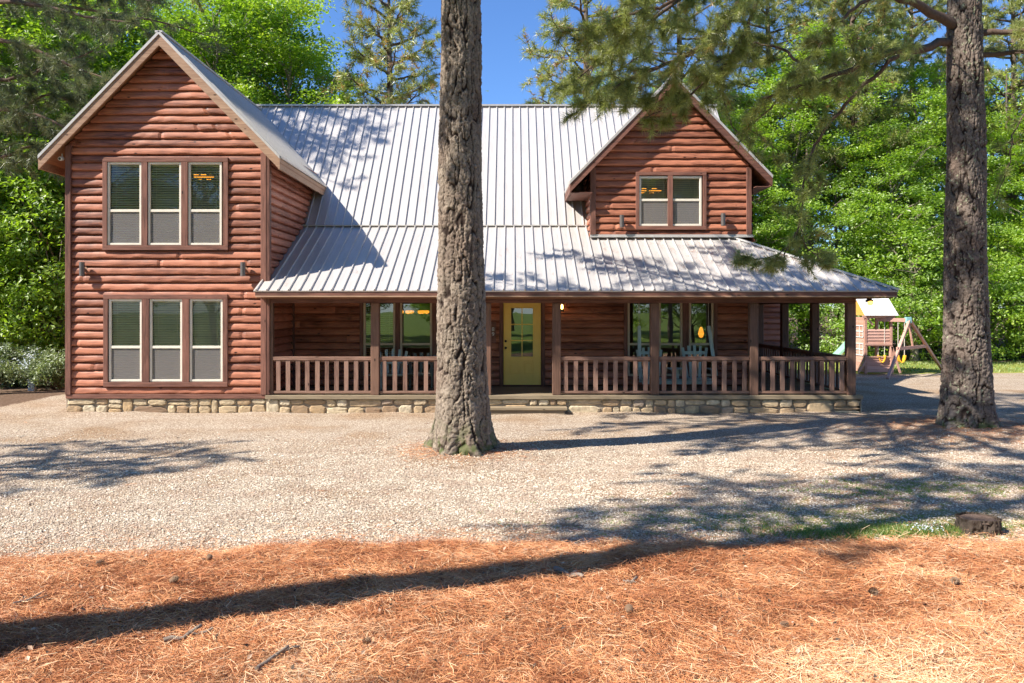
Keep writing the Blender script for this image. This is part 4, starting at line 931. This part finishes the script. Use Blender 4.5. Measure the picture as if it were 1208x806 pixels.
mb=MB(); leaves(mb,R.normal(0,1,(n,3))*[.07,.05,.018]+[0,0,.09],unit(R.normal(0,.6,(n,3))+[0,0,1]),.022,R.random(n)); mb.build('blossom',M['blossom'],s)
mb=MB(); d=unit(R.normal(0,.6,(120,3))*[1,1,0]+[0,0,1.2]); blades(mb,R.normal(0,1,(120,3))*[.06,.04,0],d,.09,.008,R.random(120)); mb.build('leaves',M['grass'],s)
# meadow grass by the playset and brush along the wood edge
n=26000; gx=R.uniform(8,34,n); gy=R.uniform(29.6,35.5,n); k=vnoise(gx,gy,.6)>-.6; gx,gy=gx[k],gy[k]; n=len(gx); mb=MB(); blades(mb,np.column_stack([gx,gy,hgt(gx,gy)]),unit(np.concatenate([R.normal(0,.5,(n,2)),np.ones((n,1))],1)),R.uniform(.04,.11,n),.03,R.uniform(.62,1,n))
tag(mb.build('meadow_grass',M['grass']),'yellowish grass strip between gravel and woods',None,kind='stuff')

# ------------------------------------------------------------------ broadleaf trees
def broadleaf(name,seed,H,Rc,zc0,ncl=34,nleaf=620,leaf=.17,mat='leaf',bark='bark_pale',tr=.16,clr=1.15,flatten=.55,top=1.0):
    rg=np.random.default_rng(seed); e=bpy.data.objects.new(name,None); COL.objects.link(e)
    w=MB(); tp=np.array([rg.normal(0,.3),rg.normal(0,.3),H*.86])
    tk=np.array([[0,0,-.1],[0,0,.4],tp*[.4,.4,.4],tp*[.8,.8,.7],tp]); tube(w,tk,[tr*1.3,tr,tr*.85,tr*.5,tr*.2],10)
    cs=[]
    for k in range(ncl):
        f=(k+.5)/ncl; z=zc0+(H-zc0)*f; prof=math.sin(math.pi*min(1,(.16+.84*f)))**.55*top; a=k*2.4+rg.uniform(-.4,.4); rr=Rc*prof*rg.uniform(.45,1.0)
        c=np.array([rr*math.cos(a),rr*math.sin(a),z+rg.normal(0,.3)]); cs.append(c)
        zb=max(.5,z-rr*.7-.3); fb=min(zb/tp[2],.98); b=np.array([tp[0]*fb,tp[1]*fb,zb])
        tube(w,[b,b+(c-b)*.5+[0,0,.12*rr],c],[tr*.36,tr*.2,.012],5,cap=False)
        for q in range(3):
            c2=c+rg.normal(0,.6,3)*[1,1,.5]; tube(w,[b+(c-b)*.6,c2],[.02,.008],3,cap=False)
    cs=np.array(cs); n=len(cs)*nleaf
    C=np.repeat(cs,nleaf,0); sub=np.repeat(cs,7,0)+rg.normal(0,clr*.62,(len(cs)*7,3))*[1,1,flatten]
    pick=np.repeat(np.arange(len(cs))*7,nleaf)+rg.integers(0,7,n); C=sub[pick]+rg.normal(0,.30*clr,(n,3))*[1,1,.34]
    nr=unit(rg.normal(0,.55,(n,3))+[0,0,.9]+.35*unit(C-[0,0,H*.5])); mb=MB()
    t=np.clip(.45+.2*hashn(pick.astype(float),seed)+rg.normal(0,.12,n),0,1); leaves(mb,C,nr,leaf*rg.uniform(.6,1.3,n),t)
    a=w.build('trunk',M[bark],e,True); b=mb.build('crown',M[mat],e); kids(e,a,b); return e
protos={'A':broadleaf('broadleaf_tree',101,15,4.2,3.2,42,980,.137),'B':broadleaf('broadleaf_tree',102,12.5,3.8,1.4,40,950,.14),'C':broadleaf('broadleaf_tree',103,17,4.4,6.5,36,900,.145,bark='bark'),'D':broadleaf('young_tree',104,6.5,2.6,.8,26,560,.14),'E':broadleaf('young_tree',105,4.0,2.2,.3,20,520,.12)}
used=set()
def plant(k,x,y,rz,s,label,cat='tree',group=None,mat=None):
    pr=protos[k]
    if k not in used: used.add(k); o=pr; o.location=(x,y,0); o.rotation_euler=(0,0,rz); o.scale=s; o['label']=label
    else: o=copy_tree(pr,(x,y,0),rz,s,label)
    o['category']=cat
    if group: o['group']=group
    elif 'group' in o: del o['group']
    return o
def rnds(a=.85,b=1.15): q=R.uniform(a,b); return (q*R.uniform(.92,1.08),q*R.uniform(.92,1.08),q)
G1='broadleaf trees behind the roof between the gable wing and the big pine'; Lb='bright green broadleaf tree rising behind the main roof beside the gable'
for k,x,y,s in(('A',-9.9,34.5,1.02),('B',-11.8,33.5,1.2),('A',-14.8,35,.98),('B',-12,39,1.3),('B',-17.5,33,1.1),('A',-13,38.5,1.1)): plant(k,x,y,R.uniform(0,6),(s*1.0,s*1.0,s),Lb,group=G1)
G2='broadleaf trees of the wood edge past the gable wing'; L2='dense green broadleaf tree at the wood edge past the gable wing'
for k,x,y in(('A',-21,36),('B',-17.5,29.5),('A',-24,31),('B',-20.5,27),('C',-26,38),('A',-27.5,26),('C',-19,41),('B',-30,33)): plant(k,x,y,R.uniform(0,6),rnds(),L2,group=G2)
G3='broadleaf trees of the woods behind the playset'; L3='bright green broadleaf tree in the woods behind the playset'
for k,x,y in(('B',10.5,38),('A',14,40),('B',17.5,37.5),('A',21,40.5),('B',24,37),('A',27.5,39),('B',12.5,44),('C',19,46),('A',25,46),('C',31,44),('B',8,42),('A',4.5,46),('B',32,37),('C',10,50),('A',16,52),('C',24,54),('A',31,52),('B',36,43)): plant(k,x,y,R.uniform(0,6),rnds(.8,1.08),L3,group=G3)
G4='young trees along the wood edge'; L4='young leafy tree low at the edge of the woods behind the grass'
for i in range(10): 
    x=8.5+i*2.9+R.normal(0,.4); plant('D' if i%2 else 'E',x,35.8+R.uniform(-.4,1.8),R.uniform(0,6),rnds(.75,1.15),L4,group=G4)
for i in range(9): plant('D' if i%2 else 'E',-13.5-i*1.6,27.5+R.uniform(-.8,1.6),R.uniform(0,6),rnds(.8,1.3),'young leafy tree in the shade behind the grey shrubs',group='young trees behind the shrubs')
# trees behind the camera (seen in the window glass)
for k,x,y in(('A',-15,-5.5),('C',-22,-8),('B',-11,-10),('C',-30,-12),('C',-7,-11),('A',3,-13),('C',10,-12),('B',17,-15),('A',-13,-16),('A',-16,-26),('B',-6,-30),('A',5,-28),('B',13,-22),('A',22,-28),('B',30,-14),('A',-26,-30),('C',0,-40),('C',14,-40)): plant(k,x,y,R.uniform(0,6),rnds(),'broadleaf tree across the lawn, reflected in the porch windows',group='trees across the lawn')
# far wood behind everything
def farwood():
    rg=np.random.default_rng(9); mb=MB(); w=MB()
    for i in range(150):
        a=rg.uniform(-1.05,1.05); D=rg.uniform(58,74); x=D*math.tan(a*.8); y=D; H=rg.uniform(7,13) if -.32<a<.1 else rg.uniform(12,18)
        if a>.30: H=rg.uniform(10,14)
        n=420; c=rg.normal(0,1,(n,3))*[2.2,2.,H*.27]+[x,y,H*.5]; c[:,2]=np.abs(c[:,2]); leaves(mb,c,unit(rg.normal(0,.6,(n,3))+[0,-.3,.7]),rg.uniform(.3,.6,n),np.clip(rg.normal(.4,.2,n),0,1)); tube(w,[(x,y,0),(x+.2,y,H*.8)],[.2,.06],5,cap=False)
    mb2=mb.build('distant_woods',M['leaf_dark']); tag(mb2,'far off green woods closing the view behind the trees',None,kind='stuff')
farwood()
# slender bare trunks inside the woods
for i in range(34):
    rg=np.random.default_rng(300+i); left=i<12
    if left: x,y=rg.uniform(-27,-12.5),rg.uniform(27,35)
    else: x,y=rg.uniform(8,34),rg.uniform(37,44)
    H=rg.uniform(9,15); r=rg.uniform(.06,.19); mb=MB(); tube(mb,[(0,0,-.1),(rg.normal(0,.2),0,H*.4),(rg.normal(0,.4),rg.normal(0,.3),H)],[r,r*.8,r*.3],8)
    e=empty('slender_tree',('slender bare trunk in the shade behind the grey shrubs' if left else 'slender bare trunk standing in the woods behind the grass strip'),'tree',(x,y,0),'slender trunks past the gable wing' if left else 'slender trunks in the woods')
    for q in range(5):
        z=H*rg.uniform(.35,.9); a=rg.uniform(0,6.3); tube(mb,[(0,0,z),(math.cos(a)*.6,math.sin(a)*.6,z+.3),(math.cos(a)*1.3,math.sin(a)*1.3,z+.8)],[r*.35,r*.22,.01],4,cap=False)
    mb.build('trunk',M['bark' if i%3 else 'bark_pale'],e,True)
    mb=MB(); n=260; leaves(mb,rg.normal(0,1,(n,3))*[.9,.9,1.3]+[0,0,H*.88],unit(rg.normal(0,.6,(n,3))+[0,0,.8]),rg.uniform(.1,.2,n),rg.random(n)); mb.build('crown',M['leaf'],e)
for px,D,r in((7,31,.20),(38,29,.17)):
    x=(px-604)*D/980; e=empty('woodland_tree',('thick dark trunk rising from the shade near the picture edge past the shrubs' if px<20 else 'dark trunk in the woods between the thick trunk and the house corner'),'tree',(x,D,0)); mb=MB(); tube(mb,[(0,0,-.1),(.1,0,5),(0,0,14)],[r,r*.85,r*.4],12); mb.build('trunk',M['bark'],e,True)
    mb=MB(); rg=np.random.default_rng(px); n=3500; leaves(mb,rg.normal(0,1,(n,3))*[1.8,1.6,1.6]+[0,0,13.5],unit(rg.normal(0,.6,(n,3))+[0,0,.8]),rg.uniform(.12,.22,n),rg.random(n)); mb.build('crown',M['leaf'],e)
# distant pines above the roof
def farpine(x,y,H,zb,Lm,seed,label,nl=34,r=.25,nn=12,L=.30,W=.028):
    t=empty('pine_tree',label,'tree',(x,y,0)); mb=MB(); tube(mb,[(0,0,-.1),(0.1,0,H*.5),(0,.1,H)],[r,r*.7,.04],10); mb.build('trunk',M['bark'],t,True); p=Pine(seed)
    for k in range(nl):
        f=k/nl; a=k*2.4+seed; z=zb+(H-zb)*f; Lb_=Lm*(1-.7*f)*p.rg.uniform(.55,1.1); d=np.array([math.cos(a),math.sin(a),0]); st=np.array([0,0,z])
        p.limb([st,st+d*Lb_*.5+[0,0,.35],st+d*Lb_+[0,0,.8]],.07,.02,int(4+Lb_*2.4),(.7,1.5),.0,.3,4,sub2=2,n=5)
    p.build(t,nn,L,W); return t
farpine((458-604)*33/980,33,15.6,6.5,3.3,71,'tall open pine behind the main roof, next to the big trunk on the gable side',34)
farpine((500-604)*52/980,52,14.,7,3.4,73,'small far pine showing low over the ridge beside the big trunk',20)
farpine((690-604)*36/980,36,19.5,7.5,4.0,74,'tall full pine rising behind the dormer and the ridge',44)
farpine((800-604)*40/980,40,22,7,4.4,75,'tall pine straight behind the dormer peak',44)
farpine((905-604)*43/980,43,23,8,5.,76,'tall pine behind the dormer on the side of the woods',60,.25,16)
farpine((1005-604)*41/980,41,21,8.5,4.8,77,'tall pine above the broadleaf woods, between the dormer and the second big trunk',60,.25,16)
farpine((1075-604)*46/980,46,23,9,5.,81,'pine crown above the woods close beside the second big trunk',54,.25,16)
farpine((1195-604)*43/980,43,22,8,5.,79,'tall pine above the woods at the far edge of the clearing',60,.25,16)
farpine((60-604)*40/980,40,20,9,4,78,'tall pine in the woods behind the gable peak',30)
# shrubs past the gable wing
def shrub(px,D,w,h,label,fl=0,seed=1):
    rg=np.random.default_rng(seed); x=(px-604)*D/980; e=empty('shrub',label,'shrub',(x,D,0)); n=5200
    cl=rg.normal(0,1,(26,3))*[w*.42,w*.3,h*.2]+[0,0,h*.55]; c=cl[rg.integers(0,26,n)]+rg.normal(0,.13,(n,3)); c[:,2]=np.clip(np.abs(c[:,2]),.03,h*1.15)
    mb=MB(); leaves(mb,c,unit(rg.normal(0,.7,(n,3))+[0,-.3,.6]),rg.uniform(.05,.11,n),np.clip(rg.normal(.55,.2,n),0,1)); mb.build('foliage',M['leaf_grey'],e)
    mb=MB()
    for q in cl[:14]: tube(mb,[(0,0,0),q*[.5,.5,.6],q],[.02,.014,.005],4,cap=False)
    mb.build('stem',M['twig'],e)
    if fl:
        mb=MB(); k=fl; cc=cl[rg.integers(0,26,4)]; cc=cc+[0,-.25,.1]; c=np.repeat(cc,k,0)+rg.normal(0,.11,(4*k,3)); leaves(mb,c,unit(rg.normal(0,.5,(4*k,3))+[0,-.8,.5]),.055,rg.random(4*k)); mb.build('blossom',M['blossom'],e)
shrub(66,23.4,1.5,1.15,'grey green shrub next to the house corner, without blossom',0,31)
shrub(32,24.2,1.5,1.15,'grey green shrub with pale blue blossom in its middle, next to the utility box',130,32)
shrub(-2,24.0,1.6,1.1,'grey green shrub with pale blossom cut by the picture edge',110,33)
e=empty('utility_box','small pale grey box on the ground between the shrubs','box',((38-604)*22.9/980,22.9,0))
mb=MB(); box(mb,-.09,.09,-.06,.06,0,.30); mb.build('box_body',M['boxpaint'],e,False,.01); mb=MB(); box(mb,-.10,.10,-.07,.07,.301,.325); mb.build('box_lid',M['boxpaint'],e,False,.006)

# ------------------------------------------------------------------ playset
pl=empty('playset','reddish wooden playset tower with pale roof, slide and swings on the gravel','playset',(12.75,29.3,0))
O=np.array([12.75,29.3,0])
def q(*a): return tuple(np.array(a)-O)
def pp(mb,name,mat,bev=.006,label=None):
    o=mb.build(name,M[mat],pl,False,bev)
    if label:o['label']=label
    return o
X0,X1,Y0,Y1=12.28,13.22,28.9,30.1
for a in(X0+.03,X1-.03):
    for b in(Y0+.03,Y1-.03):
        mb=MB(); box(mb,a-.045-O[0],a+.045-O[0],b-.045-O[1],b+.045-O[1],0,2.02,R.random()); pp(mb,'corner_post','playwood')
def siding(mb,z0,z1,holes=()):
    z=z0
    while z<z1-.01:
        zb=min(z+.105,z1); t=R.random()
        hexa(mb,[q(X0+.08,Y0-.01,z),q(X1-.08,Y0-.01,z),q(X1-.08,Y0+.03,z),q(X0+.08,Y0+.03,z)],[q(X0+.08,Y0+.012,zb),q(X1-.08,Y0+.012,zb),q(X1-.08,Y0+.03,zb),q(X0+.08,Y0+.03,zb)],t)
        z+=.107
mb=MB(); siding(mb,.05,.56); pp(mb,'front_siding','playwood',0); mb=MB(); siding(mb,1.05,1.55); pp(mb,'front_siding','playwood',0)
mb=MB(); box(mb,X0-O[0],X1-O[0],Y0-.03-O[1],Y0-.011-O[1],.98,1.045,.6); box(mb,X0-O[0],X1-O[0],Y0-.03-O[1],Y0-.011-O[1],.57,.61,.6); box(mb,X0-.1-O[0],X1+.1-O[0],Y0-.03-O[1],Y0-.011-O[1],1.93,2.03,.6);pp(mb,'cross_rail','playwood')
mb=MB(); box(mb,X0+.02-O[0],X1-.02-O[0],Y0+.05-O[1],Y1-O[1],.95,1.0,.5); pp(mb,'floor_deck','playwood')
mb=MB()
for k in range(18): z=.05+k*.107; box(mb,X0-.012-O[0],X0+.012-O[0],Y0+.08-O[1],Y1-.08-O[1],z,z+.1,R.random())
pp(mb,'side_siding','playwood',0)
for z in (.62,1.25):
    mb=MB(); a=X0-.02-O[0]
    for yy in(28.98,29.3-.012,29.6): box(mb,a-.012,a,yy-O[1],yy+.03-O[1],z,z+.42)
    for zz in(z,z+.2,z+.4): box(mb,a-.014,a-.001,28.98-O[1],29.63-O[1],zz,zz+.03)
    pp(mb,'toy_window','white',0)
mb=MB(); beam(mb,q(X1,Y0-.02,.02),q(X1-.02,Y0-.02,.95),.09,.03,(0,1,0)); beam(mb,q(X1+.28,Y0-.02,.02),q(X1-.02,Y0-.02,.95),.08,.03,(0,1,0)); beam(mb,q(X0+.25,Y0-.05,1.7),q(X0+.05,Y0-.05,1.95),.06,.03,(0,1,0)); beam(mb,q(X0-.25,Y0-.04,.03),q(X0+.02,Y0-.04,.45),.06,.03,(0,1,0)); pp(mb,'brace','playwood')
# roof: ridge runs sideways, pale boards
def rs(sgn,name):
    mb=MB(); yc=(Y0+Y1)/2; hw=.78
    for k in range(6):
        a=X0-.08+k*.195; b=a+.19
        mb.add([q(a,yc,2.62+.0),q(b,yc,2.62),q(b,yc+sgn*hw,2.02),q(a,yc+sgn*hw,2.02),q(a,yc,2.64),q(b,yc,2.64),q(b,yc+sgn*hw,2.04),q(a,yc+sgn*hw,2.04)],QB,.8)
    pp(mb,name,'white',0)
rs(-1,'roof_board'); rs(1,'roof_board')
mb=MB(); yc=(Y0+Y1)/2; mb.add([q(X0-.02,yc-.72,2.03),q(X0-.02,yc+.72,2.03),q(X0-.02,yc,2.6),q(X0+.0,yc-.72,2.03),q(X0+.0,yc+.72,2.03),q(X0+.0,yc,2.6)],[[0,1,2],[3,5,4]]); pp(mb,'gable_panel','orange',0); mb=MB(); mb.add([q(X1+.02,yc-.72,2.03),q(X1+.02,yc+.72,2.03),q(X1+.02,yc,2.6)],[[0,1,2]]); pp(mb,'gable_panel','orange',0)
# swing frame
A0=np.array(PT(1072,378,28.6)); B0=np.array(PT(1034,377,29.0)); 
mb=MB(); beam(mb,A0-O,B0-O,.07,.13); pp(mb,'swing_beam','playwood')
F0=np.array(((1047-604)*26.8/980,26.8,0)); F1=np.array(((1112-604)*30.4/980,30.4,0))
for f in(F0,F1): mb=MB(); beam(mb,A0-O+[.03,0,.02],f-O,.09,.09); pp(mb,'frame_leg','playwood')
fr=lambda f,t:A0+(f-A0)*t
mb=MB(); c0,c1=fr(F0,.50),fr(F1,.60); c1[2]=c0[2]; c1=A0+(F1-A0)*((A0[2]-c0[2])/A0[2]); beam(mb,c0-O-[.1,.1,0],c1-O+[.1,.1,0],.05,.11); mid=(c0+c1)/2; beam(mb,A0-O+[0,0,-.05],mid-O,.07,.05); pp(mb,'frame_brace','playwood')
mb=MB(); box(mb,A0[0]-.11-O[0],A0[0]+.06-O[0],A0[1]-.09-O[1],A0[1]+.09-O[1],A0[2]-.1,A0[2]+.11); pp(mb,'corner_bracket','teal')
for (xa,xb) in((1036,1043.5),(1059.5,1067)):
    pts=[]
    for px_ in(xa,xb):
        t=(px_-1034)/38; top=B0+(A0-B0)*t; mb=MB(); bot=np.array([top[0]+.0,top[1],CAMZ-(419-363)*top[1]/980]); tube(mb,[top-O,bot-O],.014,5); pp(mb,'swing_rope','rope',0); pts.append(bot)
    a,b=pts; m_=MB(); n=8; V=[]
    for k in range(n+1):
        s_=k/n; c=a+(b-a)*s_-np.array([0,0,.24*math.sin(math.pi*s_)**.6]); V+= [c-O+[0,-.09,0],c-O+[0,.09,0]]
    m_.add(V,[[2*k,2*k+2,2*k+3,2*k+1] for k in range(n)]); o=m_.build('swing_seat',M['seat_yellow'],pl); md=o.modifiers.new('t','SOLIDIFY'); md.thickness=.03
# slide on the far side
mb=MB(); s0=np.array(PT(1006,398,30.0)); s1=np.array(PT(982,425,30.8)); n=8; V=[]
for k in range(n+1):
    s_=k/n; c=s0+(s1-s0)*s_; c[2]=s0[2]+(s1[2]-s0[2])*(s_**.8); 
    V+=[c-O+[0,-.25,.12],c-O+[0,-.2,0],c-O+[0,.2,0],c-O+[0,.25,.12]]
mb.add(V,[[4*k+j,4*k+4+j,4*k+5+j,4*k+1+j] for k in range(n) for j in range(3)]); o=mb.build('slide',M['slide'],pl); md=o.modifiers.new('t','SOLIDIFY'); md.thickness=.02
# ------------------------------------------------------------------ camera, light
cam=bpy.data.cameras.new('camera'); co=bpy.data.objects.new('camera',cam); COL.objects.link(co); sc.camera=co
co.location=(0,0,CAMZ); co.rotation_euler=(math.pi/2,0,0); cam.sensor_width=36; cam.lens=980/1208*36; cam.shift_y=-40/1208; cam.clip_end=3000; cam.clip_start=.1
SUN_DIR=Vector((1,.45,-1.08)).normalized()
sl=bpy.data.lights.new('sun','SUN'); sl.energy=5.0; sl.angle=math.radians(.5); sl.color=(1,.93,.83); so=bpy.data.objects.new('sun',sl); COL.objects.link(so)
so.rotation_euler=SUN_DIR.to_track_quat('-Z','Y').to_euler(); so.location=(-30,-10,40)
el=math.asin(-SUN_DIR.z); az=math.atan2(-SUN_DIR.x,-SUN_DIR.y)   # clockwise from +Y
w=bpy.data.worlds.new('World'); sc.world=w; w.use_nodes=True; nt=w.node_tree; nt.nodes.clear()
sky=nt.nodes.new('ShaderNodeTexSky'); sky.sky_type='NISHITA'; sky.sun_disc=False; sky.sun_elevation=el; sky.sun_rotation=az
sky.air_density=1.0; sky.dust_density=.0; sky.ozone_density=6.0; sky.altitude=200
bg=nt.nodes.new('ShaderNodeBackground'); bg.inputs[1].default_value=.082; wo=nt.nodes.new('ShaderNodeOutputWorld'); mx=nt.nodes.new('ShaderNodeMix'); mx.data_type='RGBA'; mx.blend_type='MULTIPLY'; mx.inputs[0].default_value=1; mx.inputs[7].default_value=(.80,.98,1.22,1); nt.links.new(sky.outputs[0],mx.inputs[6]); nt.links.new(mx.outputs[2],bg.inputs[0]); nt.links.new(bg.outputs[0],wo.inputs[0])
vs=sc.view_settings; vs.view_transform='Standard'; vs.look='None'; vs.exposure=1.06; vs.gamma=1
sc.cycles.max_bounces=7; sc.cycles.transparent_max_bounces=12; sc.cycles.diffuse_bounces=4; sc.cycles.glossy_bounces=3; sc.cycles.transmission_bounces=4
sc.cycles.use_denoising=True; sc.cycles.sample_clamp_indirect=6
sc.render.use_persistent_data=False
